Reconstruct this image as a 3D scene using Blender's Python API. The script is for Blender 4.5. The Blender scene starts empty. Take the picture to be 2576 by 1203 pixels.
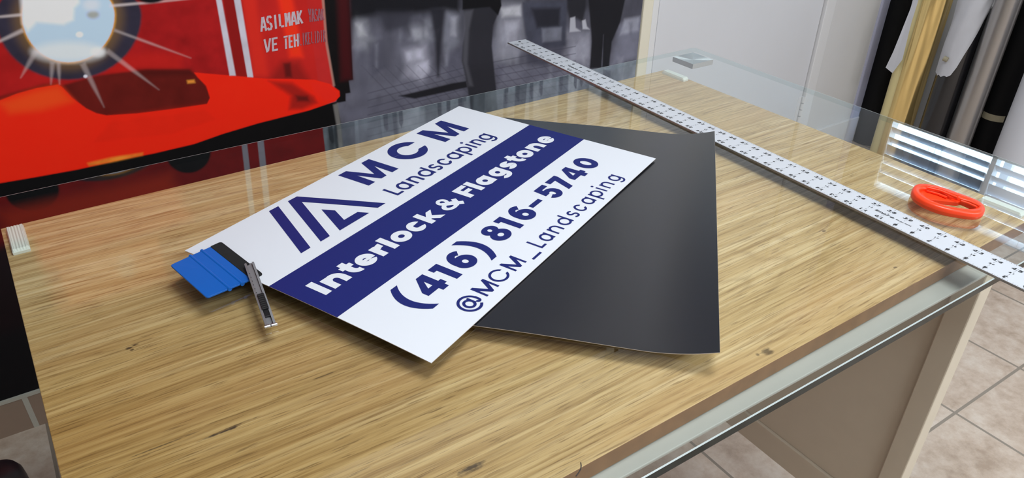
import bpy, math, random
import numpy as np
from mathutils import Vector, Matrix

random.seed(7)
scene = bpy.context.scene
COL = scene.collection

# ------------------------------------------------------------------ units
# the place is measured in cm: origin on the glass top, x along the desk, y towards
# the mural wall, z up; the floor lies at z = -75
FLOOR = -75.0
def V(x, y, z):
    return Vector((x * .01, y * .01, (z - FLOOR) * .01))

# ------------------------------------------------------------------ camera
CAM_F, CAM_CX, CAM_CY = 1902.983, 1288.0, 643.9
CAM_C = np.array([-101.5901, -144.8001, 51.8229])
def cam_axes(p=.5644, w=.599, r=.0191):
    fw = np.array([math.sin(w) * math.cos(p), math.cos(w) * math.cos(p), -math.sin(p)])
    rt = np.array([math.cos(w), -math.sin(w), 0.0])
    up = np.cross(rt, fw)
    return math.cos(r) * rt + math.sin(r) * up, -math.sin(r) * rt + math.cos(r) * up, fw
C_RT, C_UP, C_FW = cam_axes()
cam_data = bpy.data.cameras.new('camera')
cam_data.sensor_width = 36.0
cam_data.sensor_fit = 'HORIZONTAL'
cam_data.lens = CAM_F / 2576.0 * 36.0
cam_data.shift_y = (CAM_CY - 601.5) / 2576.0
cam_data.clip_start = .02
cam = bpy.data.objects.new('camera', cam_data)
COL.objects.link(cam)
m = Matrix(((C_RT[0], C_UP[0], -C_FW[0]), (C_RT[1], C_UP[1], -C_FW[1]), (C_RT[2], C_UP[2], -C_FW[2])))
cam.matrix_world = Matrix.Translation(V(*CAM_C)) @ m.to_4x4()
scene.camera = cam

# ------------------------------------------------------------------ world, exposure, lights
scene.view_settings.view_transform = 'Standard'
scene.view_settings.look = 'None'
scene.view_settings.gamma = 1.0
scene.view_settings.use_curve_mapping = False
scene.view_settings.exposure = 0.05
world = bpy.data.worlds.new('daylight')
scene.world = world
world.use_nodes = True
bg = world.node_tree.nodes['Background']
bg.inputs[0].default_value = (.62, .82, 1.0, 1)
bg.inputs[1].default_value = 9.0

DESK_LAMP = 19.0            # the light over the desk
FILL_POWER = 13.5            # added, unseen fill lights: emission strength of the diffuser
TROFFERS = [(-30, -106, 84, 44), (-35, -270, 122, 60), (110, -275, 122, 60)]  # first one hangs over the desk; the other two are added fill, unseen
CEIL = 172.0

# ------------------------------------------------------------------ tagging helpers
def tag(o, label=None, cat=None, group=None, kind=None):
    if label: o['label'] = label
    if cat: o['category'] = cat
    if group: o['group'] = group
    if kind: o['kind'] = kind
    return o
def thing(name, loc, label, cat, group=None):
    o = bpy.data.objects.new(name, None)
    o.empty_display_size = .02
    COL.objects.link(o)
    o.location = V(*loc)
    return tag(o, label, cat, group)

# ------------------------------------------------------------------ colours, materials
def lin(c):
    return tuple((x / 255 / 12.92) if x / 255 <= .04045 else ((x / 255 + .055) / 1.055) ** 2.4 for x in c)
def rgba(c): return lin(c) + (1.0,)
def nm(name):
    mt = bpy.data.materials.new(name)
    mt.use_nodes = True
    return mt, mt.node_tree, mt.node_tree.nodes['Principled BSDF']
def pbr(name, c, rough=.5, metal=0.0, spec=.5, var=0.0, vscale=40.0, coat=0.0, aniso=0.0):
    mt, nt, b = nm(name)
    b.inputs['Base Color'].default_value = rgba(c)
    b.inputs['Roughness'].default_value = rough
    b.inputs['Metallic'].default_value = metal
    b.inputs['Specular IOR Level'].default_value = spec
    b.inputs['Coat Weight'].default_value = coat
    b.inputs['Coat Roughness'].default_value = .34
    if var > 0:
        tc = nt.nodes.new('ShaderNodeTexCoord')
        n = nt.nodes.new('ShaderNodeTexNoise')
        n.inputs['Scale'].default_value = vscale
        n.inputs['Detail'].default_value = 5
        nt.links.new(tc.outputs['Object'], n.inputs['Vector'])
        r = nt.nodes.new('ShaderNodeValToRGB')
        l = lin(c)
        r.color_ramp.elements[0].position = .3
        r.color_ramp.elements[1].position = .7
        r.color_ramp.elements[0].color = tuple(max(0, x * (1 - var)) for x in l) + (1,)
        r.color_ramp.elements[1].color = tuple(min(1, x * (1 + var)) for x in l) + (1,)
        nt.links.new(n.outputs['Fac'], r.inputs['Fac'])
        nt.links.new(r.outputs['Color'], b.inputs['Base Color'])
    return mt

class NT:
    """small node wiring helper"""
    def __init__(s, nt): s.nt = nt
    def n(s, t, **kw):
        x = s.nt.nodes.new(t)
        for k, v in kw.items(): setattr(x, k, v)
        return x
    def link(s, a, b): s.nt.links.new(a, b)
    def put(s, sock, v):
        if hasattr(v, 'is_linked') or hasattr(v, 'links'): s.link(v, sock)
        else: sock.default_value = v
    def math(s, op, a, b=0.0, c=0.0):
        x = s.n('ShaderNodeMath', operation=op)
        s.put(x.inputs[0], a); s.put(x.inputs[1], b); s.put(x.inputs[2], c)
        return x.outputs[0]
    def noise(s, vec, scale, detail=4, rough=.55):
        x = s.n('ShaderNodeTexNoise')
        s.link(vec, x.inputs['Vector'])
        x.inputs['Scale'].default_value = scale
        x.inputs['Detail'].default_value = detail
        x.inputs['Roughness'].default_value = rough
        return x.outputs['Fac']
    def comb(s, a, b, c=0.0):
        x = s.n('ShaderNodeCombineXYZ')
        s.put(x.inputs[0], a); s.put(x.inputs[1], b); s.put(x.inputs[2], c)
        return x.outputs[0]
    def ramp(s, f, stops):
        x = s.n('ShaderNodeValToRGB')
        s.link(f, x.inputs[0])
        e = x.color_ramp.elements
        while len(e) < len(stops): e.new(.5)
        for i, (p, c) in enumerate(stops):
            e[i].position = p; e[i].color = c if len(c) == 4 else c + (1,)
        return x.outputs[0]
    def mix(s, f, a, b, mode='MIX'):
        x = s.n('ShaderNodeMix', data_type='RGBA', blend_type=mode)
        s.put(x.inputs[0], f); s.put(x.inputs[6], a); s.put(x.inputs[7], b)
        return x.outputs[2]

def glass_material(name, tint):
    """thin sheet of clear glass: what passes through plus a mirror share by Fresnel (both faces)"""
    mt = bpy.data.materials.new(name); mt.use_nodes = True
    nt = mt.node_tree; nt.nodes.clear(); k = NT(nt)
    geo = k.n('ShaderNodeNewGeometry')
    dot = k.n('ShaderNodeVectorMath', operation='DOT_PRODUCT')
    k.link(geo.outputs['Incoming'], dot.inputs[0]); k.link(geo.outputs['Normal'], dot.inputs[1])
    c = k.math('ABSOLUTE', dot.outputs['Value'])
    f = k.math('POWER', k.math('SUBTRACT', 1.0, c), 5.0)
    f = k.math('MULTIPLY_ADD', f, .957, .043)
    two = k.math('DIVIDE', k.math('MULTIPLY', f, 2.0), k.math('ADD', f, 1.0))
    tr = k.n('ShaderNodeBsdfTransparent'); tr.inputs[0].default_value = tint + (1,)
    gl = k.n('ShaderNodeBsdfGlossy'); gl.inputs['Color'].default_value = (.93, .98, 1.0, 1)
    gl.inputs['Roughness'].default_value = .012
    mx = k.n('ShaderNodeMixShader'); k.link(two, mx.inputs[0]); k.link(tr.outputs[0], mx.inputs[1]); k.link(gl.outputs[0], mx.inputs[2])
    out = k.n('ShaderNodeOutputMaterial'); k.link(mx.outputs[0], out.inputs[0])
    return mt
def clear_material(name, tint):
    mt = bpy.data.materials.new(name); mt.use_nodes = True
    nt = mt.node_tree; nt.nodes.clear(); k = NT(nt)
    tr = k.n('ShaderNodeBsdfTransparent'); tr.inputs[0].default_value = tint + (1,)
    out = k.n('ShaderNodeOutputMaterial'); k.link(tr.outputs[0], out.inputs[0])
    return mt

def edge_material():
    """cut edge of the sheet: dark green from outside, clear through its inner side"""
    mt, nt, b = nm('glass_edge'); k = NT(nt)
    b.inputs['Base Color'].default_value = rgba((9, 24, 23)); b.inputs['Roughness'].default_value = .1; b.inputs['Specular IOR Level'].default_value = .2
    geo = k.n('ShaderNodeNewGeometry')
    tr = k.n('ShaderNodeBsdfTransparent'); tr.inputs[0].default_value = (.80, .87, .86, 1)
    mx = k.n('ShaderNodeMixShader'); k.link(geo.outputs['Backfacing'], mx.inputs[0]); k.link(b.outputs[0], mx.inputs[1]); k.link(tr.outputs[0], mx.inputs[2])
    k.link(mx.outputs[0], nt.nodes['Material Output'].inputs[0])
    return mt

def oak_material():
    mt, nt, b = nm('oak'); k = NT(nt)
    tc = k.n('ShaderNodeTexCoord')
    sep = k.n('ShaderNodeSeparateXYZ'); k.link(tc.outputs['Object'], sep.inputs[0])
    x, y = sep.outputs[0], sep.outputs[1]
    low = k.noise(k.comb(k.math('MULTIPLY', x, .55), k.math('MULTIPLY', y, 6.0)), 1.0, 2, .4)
    wob = k.noise(k.comb(k.math('MULTIPLY', x, 3.0), k.math('MULTIPLY', y, 3.0), 3.7), 1.0, 2)
    field = low
    core = None
    # knots: (x, y, half length, half width, pull on the grain, darkness)
    for (kx, ky, ax, ay, pull, dark) in KNOTS:
        dx = k.math('DIVIDE', k.math('SUBTRACT', x, kx), ax)
        dy = k.math('DIVIDE', k.math('SUBTRACT', y, ky), ay)
        d2 = k.math('ADD', k.math('MULTIPLY', dx, dx), k.math('MULTIPLY', dy, dy))
        if pull:
            dw = k.math('ADD', k.math('MULTIPLY', k.math('MULTIPLY', dx, dx), .10), k.math('MULTIPLY', dy, dy))
            e = k.math('POWER', 2.718, k.math('MULTIPLY', dw, -.10))
            field = k.math('ADD', field, k.math('MULTIPLY', e, pull))
        if dark:
            rough = k.noise(k.comb(k.math('MULTIPLY', x, 90.0), k.math('MULTIPLY', y, 160.0)), 1.0, 3)
            cc = k.math('SUBTRACT', 1.25, k.math('ADD', d2, k.math('MULTIPLY', rough, 1.5)))
            cc = k.math('MULTIPLY', k.math('MINIMUM', k.math('MAXIMUM', k.math('MULTIPLY', cc, 2.2), 0.0), 1.0), dark)
            core = cc if core is None else k.math('MAXIMUM', core, cc)
    yw = k.math('ADD', y, k.math('MULTIPLY', field, .10))
    streak = k.noise(k.comb(k.math('MULTIPLY', x, 1.6), k.math('MULTIPLY', yw, 105.0), 1.0), 1.0, 6, .68)
    fine = k.noise(k.comb(k.math('MULTIPLY', x, 7.0), k.math('MULTIPLY', yw, 300.0), 2.0), 1.0, 4, .6)
    pores = k.noise(k.comb(k.math('MULTIPLY', x, 24.0), k.math('MULTIPLY', yw, 520.0), 5.0), 1.0, 2, .5)
    lines = k.math('SINE', k.math('MULTIPLY', k.math('ADD', field, k.math('MULTIPLY', wob, .02)), 210.0))
    lines = k.math('POWER', k.math('MULTIPLY_ADD', lines, .5, .5), 7.0)
    amount = k.math('MULTIPLY', lines, k.math('MULTIPLY_ADD', streak, .9, -.05))
    base = k.ramp(streak, [(.30, lin(OAK[0])), (.47, lin(OAK[1])), (.60, lin(OAK[2])), (.74, lin(OAK[3]))])
    f1 = k.math('MINIMUM', k.math('MAXIMUM', k.math('MULTIPLY', k.math('SUBTRACT', fine, .50), 6.0), 0.0), 1.0)
    c = k.mix(k.math('MULTIPLY', f1, .60), base, lin(OAK[4]) + (1,))
    c = k.mix(k.math('MULTIPLY', amount, .55), c, lin(OAK[4]) + (1,))
    p1 = k.math('MINIMUM', k.math('MAXIMUM', k.math('MULTIPLY', k.math('SUBTRACT', pores, .59), 13.0), 0.0), 1.0)
    c = k.mix(k.math('MULTIPLY', p1, .55), c, lin(OAK[5]) + (1,))
    tone = k.noise(k.comb(k.math('MULTIPLY', x, 2.2), k.math('MULTIPLY', y, 9.0), 9.0), 1.0, 2)
    c = k.mix(k.math('MULTIPLY', k.math('MAXIMUM', k.math('SUBTRACT', tone, .5), 0.0), 1.5), c, lin(OAK[6]) + (1,))
    # light falloff put into the oak colour: darker, honey tint at the near left
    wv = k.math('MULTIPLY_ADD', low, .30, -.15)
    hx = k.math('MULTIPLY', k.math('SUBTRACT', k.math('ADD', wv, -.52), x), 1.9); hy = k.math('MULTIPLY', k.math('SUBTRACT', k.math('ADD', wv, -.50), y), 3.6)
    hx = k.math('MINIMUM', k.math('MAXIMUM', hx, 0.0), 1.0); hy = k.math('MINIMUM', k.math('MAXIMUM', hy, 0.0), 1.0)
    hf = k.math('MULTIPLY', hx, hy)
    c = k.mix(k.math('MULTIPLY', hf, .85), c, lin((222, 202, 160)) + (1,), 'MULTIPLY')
    c = k.mix(core, c, lin((62, 44, 30)) + (1,))
    k.link(c, b.inputs['Base Color'])
    b.inputs['Roughness'].default_value = .55
    b.inputs['Specular IOR Level'].default_value = .3
    return mt
OAK = [(168, 133, 84), (203, 170, 119), (222, 193, 146), (234, 208, 166), (142, 108, 62), (108, 78, 44), (200, 152, 104)]
KNOTS = [(-1.000, -0.681, 0.0060, 0.0040, 0.000, 0.90), (-0.992, -0.679, 0.0070, 0.0030, 0.040, 0.90), (-0.997, -0.686, 0.0040, 0.0030, 0.000, 0.80), (-0.409, -1.066, 0.0140, 0.0090, 0.050, 0.75), (-0.422, -1.064, 0.0040, 0.0040, 0.000, 0.60), (-0.771, -1.032, 0.0220, 0.0060, 0.050, 0.90), (-0.128, -0.930, 0.0060, 0.0030, 0.050, 0.70), (-0.128, -1.041, 0.0060, 0.0030, 0.040, 0.70), (-0.951, -0.863, 0.0300, 0.0028, 0.015, 0.95), (-0.933, -0.861, 0.0350, 0.0015, 0.000, 0.70), (-1.007, -0.850, 0.0350, 0.0016, 0.000, 0.75), (-0.839, -0.839, 0.0300, 0.0015, 0.000, 0.60), (-0.986, -0.850, 0.0300, 0.0014, 0.000, 0.60), (-0.688, -0.981, 0.0300, 0.0120, 0.050, 0.00), (-0.237, -0.934, 0.0300, 0.0150, 0.050, 0.00), (-0.892, -0.856, 0.0300, 0.0100, 0.030, 0.00)]

def tile_material():
    mt, nt, b = nm('floor_tile'); k = NT(nt)
    tc = k.n('ShaderNodeTexCoord')
    sep = k.n('ShaderNodeSeparateXYZ'); k.link(tc.outputs['Object'], sep.inputs[0])
    P = .301
    def cell(v, off):
        t = k.math('DIVIDE', k.math('SUBTRACT', v, off), P)
        fr = k.math('FRACT', t)
        return k.math('ABSOLUTE', k.math('SUBTRACT', fr, .5)), k.math('FLOOR', t)
    ax, ix = cell(sep.outputs[0], .018)
    ay, iy = cell(sep.outputs[1], -.944)
    g = k.math('GREATER_THAN', k.math('MAXIMUM', ax, ay), .4885)
    n1 = k.noise(tc.outputs['Object'], 9.0, 6, .6)
    n2 = k.noise(tc.outputs['Object'], 34.0, 6, .65)
    wn = k.n('ShaderNodeTexWhiteNoise'); k.link(k.comb(ix, iy), wn.inputs['Vector'])
    f = k.math('ADD', k.math('MULTIPLY', n1, .55), k.math('ADD', k.math('MULTIPLY', n2, .45), k.math('MULTIPLY_ADD', wn.outputs['Value'], .08, -.04)))
    c = k.ramp(f, [(.34, lin((166, 146, 128))), (.47, lin((192, 174, 158))), (.56, lin((204, 190, 176))), (.68, lin((214, 203, 193)))])
    c = k.mix(g, c, lin((140, 130, 118)) + (1,))
    k.link(c, b.inputs['Base Color'])
    b.inputs['Roughness'].default_value = .42
    bump = k.n('ShaderNodeBump'); bump.inputs['Strength'].default_value = .35; bump.inputs['Distance'].default_value = .003
    k.link(k.math('SUBTRACT', n2, g), bump.inputs['Height']); k.link(bump.outputs[0], b.inputs['Normal'])
    return mt

def pad_material():
    mt, nt, b = nm('brushed_pad'); k = NT(nt)
    b.inputs['Base Color'].default_value = rgba((226, 232, 236)); b.inputs['Metallic'].default_value = 1.0
    b.inputs['Roughness'].default_value = .42; b.inputs['Anisotropic'].default_value = .92
    tg = k.n('ShaderNodeTangent', direction_type='RADIAL', axis='Z'); k.link(tg.outputs[0], b.inputs['Tangent'])
    return mt
def slat_material():
    mt, nt, b = nm('blind_slat'); k = NT(nt)
    b.inputs['Base Color'].default_value = rgba((206, 212, 222)); b.inputs['Roughness'].default_value = .5
    tl = k.n('ShaderNodeBsdfTranslucent'); tl.inputs[0].default_value = (.62, .8, 1.0, 1)
    mx = k.n('ShaderNodeMixShader'); mx.inputs[0].default_value = .07
    k.link(b.outputs[0], mx.inputs[1]); k.link(tl.outputs[0], mx.inputs[2])
    k.link(mx.outputs[0], nt.nodes['Material Output'].inputs[0])
    return mt
M = {}
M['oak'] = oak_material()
M['oak_edge'] = pbr('oak_edge_band', (142, 104, 70), .6, var=.14, vscale=60)
M['tile'] = tile_material()
M['glass'] = glass_material('table_glass', (.955, .985, .975))
M['glass_under'] = clear_material('glass_underside', (.99, 1.0, .995))
M['glass_edge'] = edge_material()
M['glass_rim'] = pbr('glass_rim_glint', (176, 186, 186), .3, spec=.8)  # pale base colour stands in for the light reflected along the bevel
M['window_glass'] = glass_material('window_glass', (.98, .99, 1.0))
M['wall'] = pbr('wall_paint', (214, 213, 214), .7, var=.015, vscale=6)
M['door'] = pbr('door_paint', (214, 215, 220), .45, var=.01, vscale=4)
M['casing'] = pbr('casing_paint', (222, 222, 224), .45)
M['cream'] = pbr('cream_trim', (226, 220, 202), .4)
M['lavender'] = pbr('corner_trim_daylit', (178, 180, 204), .5)  # white trim; the blue window light on it is put into the colour
M['ceiling'] = pbr('ceiling_paint', (226, 226, 224), .9, var=.02, vscale=30)
M['skirting'] = pbr('skirting_tile', (152, 132, 116), .5, var=.05, vscale=14)
M['grout'] = pbr('grout', (190, 188, 178), .8)
M['frame'] = pbr('taupe_steel', (212, 203, 185), .42, var=.015, vscale=30)
M['frame_toplit'] = pbr('taupe_steel_rail', (178, 176, 170), .45, var=.02, vscale=18)  # same paint as the legs, retoned for the light falling from above
M['spacer'] = pbr('white_rubber', (232, 236, 228), .5)
M['chrome'] = pad_material()
M['sign_white'] = pbr('sign_white', (217, 221, 229), .45, spec=.3)
M['sign_blue'] = pbr('sign_navy', (27, 36, 104), .5, spec=.2)
M['magnet'] = pbr('magnet_black', (26, 27, 33), .27, spec=1.0, var=.03, vscale=18, coat=.35)
M['magnet_edge'] = pbr('magnet_edge', (206, 196, 190), .6)
M['ruler'] = pbr('ruler_aluminium', (214, 218, 225), .42, metal=.25)
M['ruler_side'] = pbr('ruler_side', (150, 144, 138), .35, metal=.7)
M['ink'] = pbr('black_ink', (34, 34, 38), .5)
M['orange'] = pbr('orange_plastic', (250, 70, 30), .32, spec=.5)
M['blue'] = pbr('blue_plastic', (0, 93, 182), .36, spec=.5)
M['felt'] = pbr('black_felt', (17, 17, 19), .95, var=.3, vscale=300)
M['steel'] = pbr('stainless', (158, 158, 162), .48, metal=.7)
M['steel_bright'] = pbr('stainless_clip', (200, 200, 202), .18, metal=1.0)
M['black_plastic'] = pbr('black_plastic', (20, 20, 22), .4)
M['vinyl_black'] = pbr('black_vinyl', (12, 12, 14), .75, spec=.2)
M['vinyl_gloss'] = pbr('black_gloss_vinyl', (30, 30, 34), .16, spec=.7)
M['vinyl_grey'] = pbr('grey_film', (120, 120, 126), .3, spec=.6)
M['vinyl_silver'] = pbr('silver_vinyl', (170, 166, 164), .28, metal=.75)
M['vinyl_white'] = pbr('white_vinyl', (214, 217, 226), .4)
M['gold'] = pbr('gold_film', (250, 220, 150), .3, metal=.85)
M['gold_pale'] = pbr('gold_film_pale', (248, 232, 172), .42, metal=.3)
M['tissue'] = pbr('release_paper', (200, 201, 208), .75, var=.03, vscale=20)
M['tan'] = pbr('tan_tape', (160, 152, 128), .6, var=.06, vscale=60)
M['cardboard'] = pbr('cardboard_core', (170, 140, 100), .8)
M['green'] = pbr('green_plug', (60, 150, 80), .5)
M['slat'] = slat_material()
M['window_frame'] = pbr('window_frame', (220, 220, 220), .4)
M['letter'] = pbr('stencil_paint', (196, 176, 186), .6, var=.12, vscale=120)
M['letter_dim'] = pbr('stencil_paint_worn', (150, 86, 98), .6, var=.2, vscale=120)
mt, nt, b = nm('diffuser'); b.inputs['Base Color'].default_value = (.9, .9, .9, 1)
b.inputs['Emission Color'].default_value = (.92, .97, 1.0, 1); b.inputs['Emission Strength'].default_value = FILL_POWER
M['diffuser'] = mt
mt, nt, b = nm('diffuser_bright'); b.inputs['Base Color'].default_value = (.9, .9, .9, 1)
b.inputs['Emission Color'].default_value = (.92, .97, 1.0, 1); b.inputs['Emission Strength'].default_value = DESK_LAMP
M['diffuser_bright'] = mt
mt, nt, b = nm('mural_ink'); k = NT(nt)
at = k.n('ShaderNodeAttribute'); at.attribute_name = 'print'; k.link(at.outputs['Color'], b.inputs['Base Color'])
b.inputs['Roughness'].default_value = .5; b.inputs['Specular IOR Level'].default_value = .1
M['mural'] = mt
MATNAMES = list(M)

# ------------------------------------------------------------------ mesh builder (cm in, one mesh object out)
class MB:
    def __init__(s): s.v, s.f, s.mi, s.sm, s.mats = [], [], [], [], []
    def mat(s, name):
        if name not in s.mats: s.mats.append(name)
        return s.mats.index(name)
    def face(s, pts, mat, smooth=False):
        i = len(s.v); s.v.extend(tuple(p) for p in pts)
        s.f.append(tuple(range(i, i + len(pts)))); s.mi.append(s.mat(mat)); s.sm.append(smooth)
    def mesh(s, verts, faces, mat, smooth=False):
        i = len(s.v); s.v.extend(tuple(p) for p in verts); k = s.mat(mat)
        for f in faces: s.f.append(tuple(i + j for j in f)); s.mi.append(k); s.sm.append(smooth)
    def box(s, x0, x1, y0, y1, z0, z1, mat):
        p = [(x0, y0, z0), (x1, y0, z0), (x1, y1, z0), (x0, y1, z0), (x0, y0, z1), (x1, y0, z1), (x1, y1, z1), (x0, y1, z1)]
        s.mesh(p, [(0, 3, 2, 1), (4, 5, 6, 7), (0, 1, 5, 4), (1, 2, 6, 5), (2, 3, 7, 6), (3, 0, 4, 7)], mat)
    def obox(s, c, a, b, n, ha, hb, hn, mat):
        c, a, b, n = (np.array(t, float) for t in (c, a, b, n)); P = []
        for sn in (-1, 1):
            for sa, sb in ((-1, -1), (1, -1), (1, 1), (-1, 1)): P.append(c + a * ha * sa + b * hb * sb + n * hn * sn)
        s.mesh(P, [(0, 3, 2, 1), (4, 5, 6, 7), (0, 1, 5, 4), (1, 2, 6, 5), (2, 3, 7, 6), (3, 0, 4, 7)], mat)
    def prism(s, poly, fn, h0, h1, mat, side=None, smooth=False):
        """poly: 2-D outline (counter-clockwise); fn(u, v, h) -> 3-D"""
        n = len(poly)
        bot = [fn(u, v, h0) for u, v in poly]; top = [fn(u, v, h1) for u, v in poly]
        s.mesh(bot, [tuple(reversed(range(n)))], mat); s.mesh(top, [tuple(range(n))], mat)
        s.mesh(bot + top, [(i, (i + 1) % n, n + (i + 1) % n, n + i) for i in range(n)], side or mat, smooth)
    def loft(s, rings, mat, caps=True, smooth=True, closed=True):
        n = len(rings[0]); v = [p for r in rings for p in r]; f = []
        for i in range(len(rings) - 1):
            for j in range(n if closed else n - 1):
                a, b2 = i * n + j, i * n + (j + 1) % n
                f.append((a, b2, b2 + n, a + n))
        s.mesh(v, f, mat, smooth)
        if caps:
            s.mesh(rings[0], [tuple(reversed(range(n)))], mat); s.mesh(rings[-1], [tuple(range(n))], mat)
    def cyl(s, c, r, z0, z1, mat, n=40, capmat=None):
        ring = lambda z, rr: [(c[0] + rr * math.cos(t * 2 * math.pi / n), c[1] + rr * math.sin(t * 2 * math.pi / n), z) for t in range(n)]
        s.loft([ring(z0, r), ring(z1, r)], mat, caps=False)
        s.mesh(ring(z0, r), [tuple(reversed(range(n)))], capmat or mat); s.mesh(ring(z1, r), [tuple(range(n))], capmat or mat)
    def lathe(s, c, prof, mat, n=40):
        s.loft([[(c[0] + r * math.cos(t * 2 * math.pi / n), c[1] + r * math.sin(t * 2 * math.pi / n), z) for t in range(n)] for r, z in prof], mat)
    def tube(s, path, r, mat, n=10):
        path = [np.array(p, float) for p in path]; rings = []
        for i, p in enumerate(path):
            d = path[min(i + 1, len(path) - 1)] - path[max(i - 1, 0)]; d /= np.linalg.norm(d)
            a = np.cross(d, (0, 0, 1.0))
            if np.linalg.norm(a) < 1e-3: a = np.cross(d, (1.0, 0, 0))
            a /= np.linalg.norm(a); b2 = np.cross(a, d)
            rings.append([p + r * (math.cos(t * 2 * math.pi / n) * a + math.sin(t * 2 * math.pi / n) * b2) for t in range(n)])
        s.loft(rings, mat)
    def build(s, name, parent=None, org=None, bevel=0.0, seg=2, pivot=None):
        """org: base point in cm the mesh is stored about"""
        me = bpy.data.meshes.new(name)
        o = bpy.data.objects.new(name, me); COL.objects.link(o)
        if parent is not None:
            base = parent.matrix_world_cm if hasattr(parent, 'matrix_world_cm') else None
        root = parent
        ov = Vector((0, 0, 0))
        if parent is None:
            ov = V(*(org or (0, 0, FLOOR))); o.location = ov
        else:
            p = parent
            while p is not None: ov = ov + p.location; p = p.parent
            o.parent = parent
            if pivot: o.location = V(*pivot) - ov; ov = V(*pivot)
        me.from_pydata([V(*p) - ov for p in s.v], [], s.f)
        for mtn in s.mats: me.materials.append(M[mtn])
        me.polygons.foreach_set('material_index', s.mi)
        me.polygons.foreach_set('use_smooth', s.sm)
        me.update()
        if bevel:
            import bmesh
            bm = bmesh.new(); bm.from_mesh(me)
            bmesh.ops.remove_doubles(bm, verts=bm.verts, dist=1e-6)
            bm.to_mesh(me); bm.free()
            md = o.modifiers.new('bevel', 'BEVEL'); md.width = bevel * .01; md.segments = seg; md.limit_method = 'ANGLE'; md.angle_limit = math.radians(40)
        return o

# ------------------------------------------------------------------ points of the flat things in the photo
def ray(px, py):
    a, b_ = (px - CAM_CX) / CAM_F, -(py - CAM_CY) / CAM_F
    return a * C_RT + b_ * C_UP + C_FW
def on_z(px, py, z=0.0):
    d = ray(px, py); return CAM_C + d * (z - CAM_C[2]) / d[2]
def on_y(px, py, y):
    d = ray(px, py); return CAM_C + d * (y - CAM_C[1]) / d[1]

# ------------------------------------------------------------------ the setting
WALL = 18.5          # face of the mural
DOORY = 21.0
XR = 200.0
XL, YF = -300.0, -380.0
def struct(name, mb, **kw):
    o = mb.build(name, **kw); o['kind'] = 'structure'; return o
mb = MB(); mb.box(XL, XR + 12, YF, 75, FLOOR - 6, FLOOR, 'tile'); struct('floor', mb)
mb = MB(); mb.box(XL, XR + 12, YF, 75, CEIL, CEIL + 6, 'ceiling'); struct('ceiling', mb)
mb = MB(); mb.box(XL - 8, 53.9, WALL + .4, WALL + 14, FLOOR, CEIL, 'wall')
mb.box(147.5, 178.6, DOORY + .0, DOORY + 12, FLOOR, CEIL, 'wall'); mb.box(53.9, 147.5, DOORY, DOORY + 12, 132, CEIL, 'wall')
mb.box(53.9, 66, DOORY + 1.5, DOORY + 12, FLOOR, 132, 'wall'); mb.box(60, 150, 30, 34, FLOOR, 132, 'wall')
mb.box(178.6, XR + 12, 62, 75, FLOOR, CEIL, 'wall'); mb.box(170, 183, DOORY + 12, 62, FLOOR, CEIL, 'wall')
struct('wall_back', mb)
mb = MB(); mb.box(XL - 8, XL, YF, WALL + 14, FLOOR, CEIL, 'wall'); struct('wall_left', mb)
mb = MB(); mb.box(XL, XR + 12, YF - 8, YF, FLOOR, CEIL, 'wall'); struct('wall_front', mb)
# right wall with its window opening
WY0, WY1, WZ0, WZ1 = -190.0, 11.8, 66.5, 100.0
mb = MB()
for x0, x1, e in ((XR, XR + .6, 0), (XR + .6, XR + 12, 10)):       # the reveal widens behind the inner face
    mb.box(x0, x1, YF, WY0 - e, FLOOR, CEIL, 'wall'); mb.box(x0, x1, WY1 + e, 75, FLOOR, CEIL, 'wall')
    mb.box(x0, x1, WY0 - e, WY1 + e, FLOOR, WZ0 - e * .4, 'wall'); mb.box(x0, x1, WY0 - e, WY1 + e, WZ1 + e * .4, CEIL, 'wall')
struct('wall_right', mb)
win = bpy.data.objects.new('window_1', None); COL.objects.link(win); win.location = V(XR + 8, (WY0 + WY1) / 2, WZ0); win['kind'] = 'structure'
mb = MB()
for y0, y1, z0, z1 in ((WY0 - 9.8, WY1 + 9.8, WZ0 - 3.8, WZ0 - 1), (WY0 - 9.8, WY1 + 9.8, WZ1 + .5, WZ1 + 3.8), (WY0 - 9.8, WY0 - 6, WZ0, WZ1), (WY1 + 6.8, WY1 + 9.8, WZ0, WZ1), (-32.5, -29.5, WZ0, WZ1), (-110, -107, WZ0, WZ1)):
    mb.box(XR + 8, XR + 11, y0, y1, z0, z1, 'window_frame')
for y0, y1 in ((WY1, WY1 + .8), (WY0 - .8, WY0), (-31.4, -29.6), (-109.4, -107.6)): mb.box(XR - 4.3, XR - .02, y0, y1, WZ0 - 3, WZ1 + 3, 'window_frame')
mb.box(XR - 4.3, XR - .02, WY0 - .8, WY1 + .8, WZ0 - 3, WZ0 - .05, 'window_frame')
mb.build('window_frame', win)
mb = MB(); mb.face([(XR + 9.5, WY0 - 9, WZ0 - 3), (XR + 9.5, WY1 + 9, WZ0 - 3), (XR + 9.5, WY1 + 9, WZ1 + 3), (XR + 9.5, WY0 - 9, WZ1 + 3)], 'window_glass'); mb.build('window_pane', win)
mb = MB(); mb.box(XR + .62, XR + 8, WY0 - 9.5, WY1 + 9.5, WZ0 - 3.98, WZ0 - 3.82 + .1, 'casing'); mb.build('window_sill', win, bevel=.3)
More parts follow.
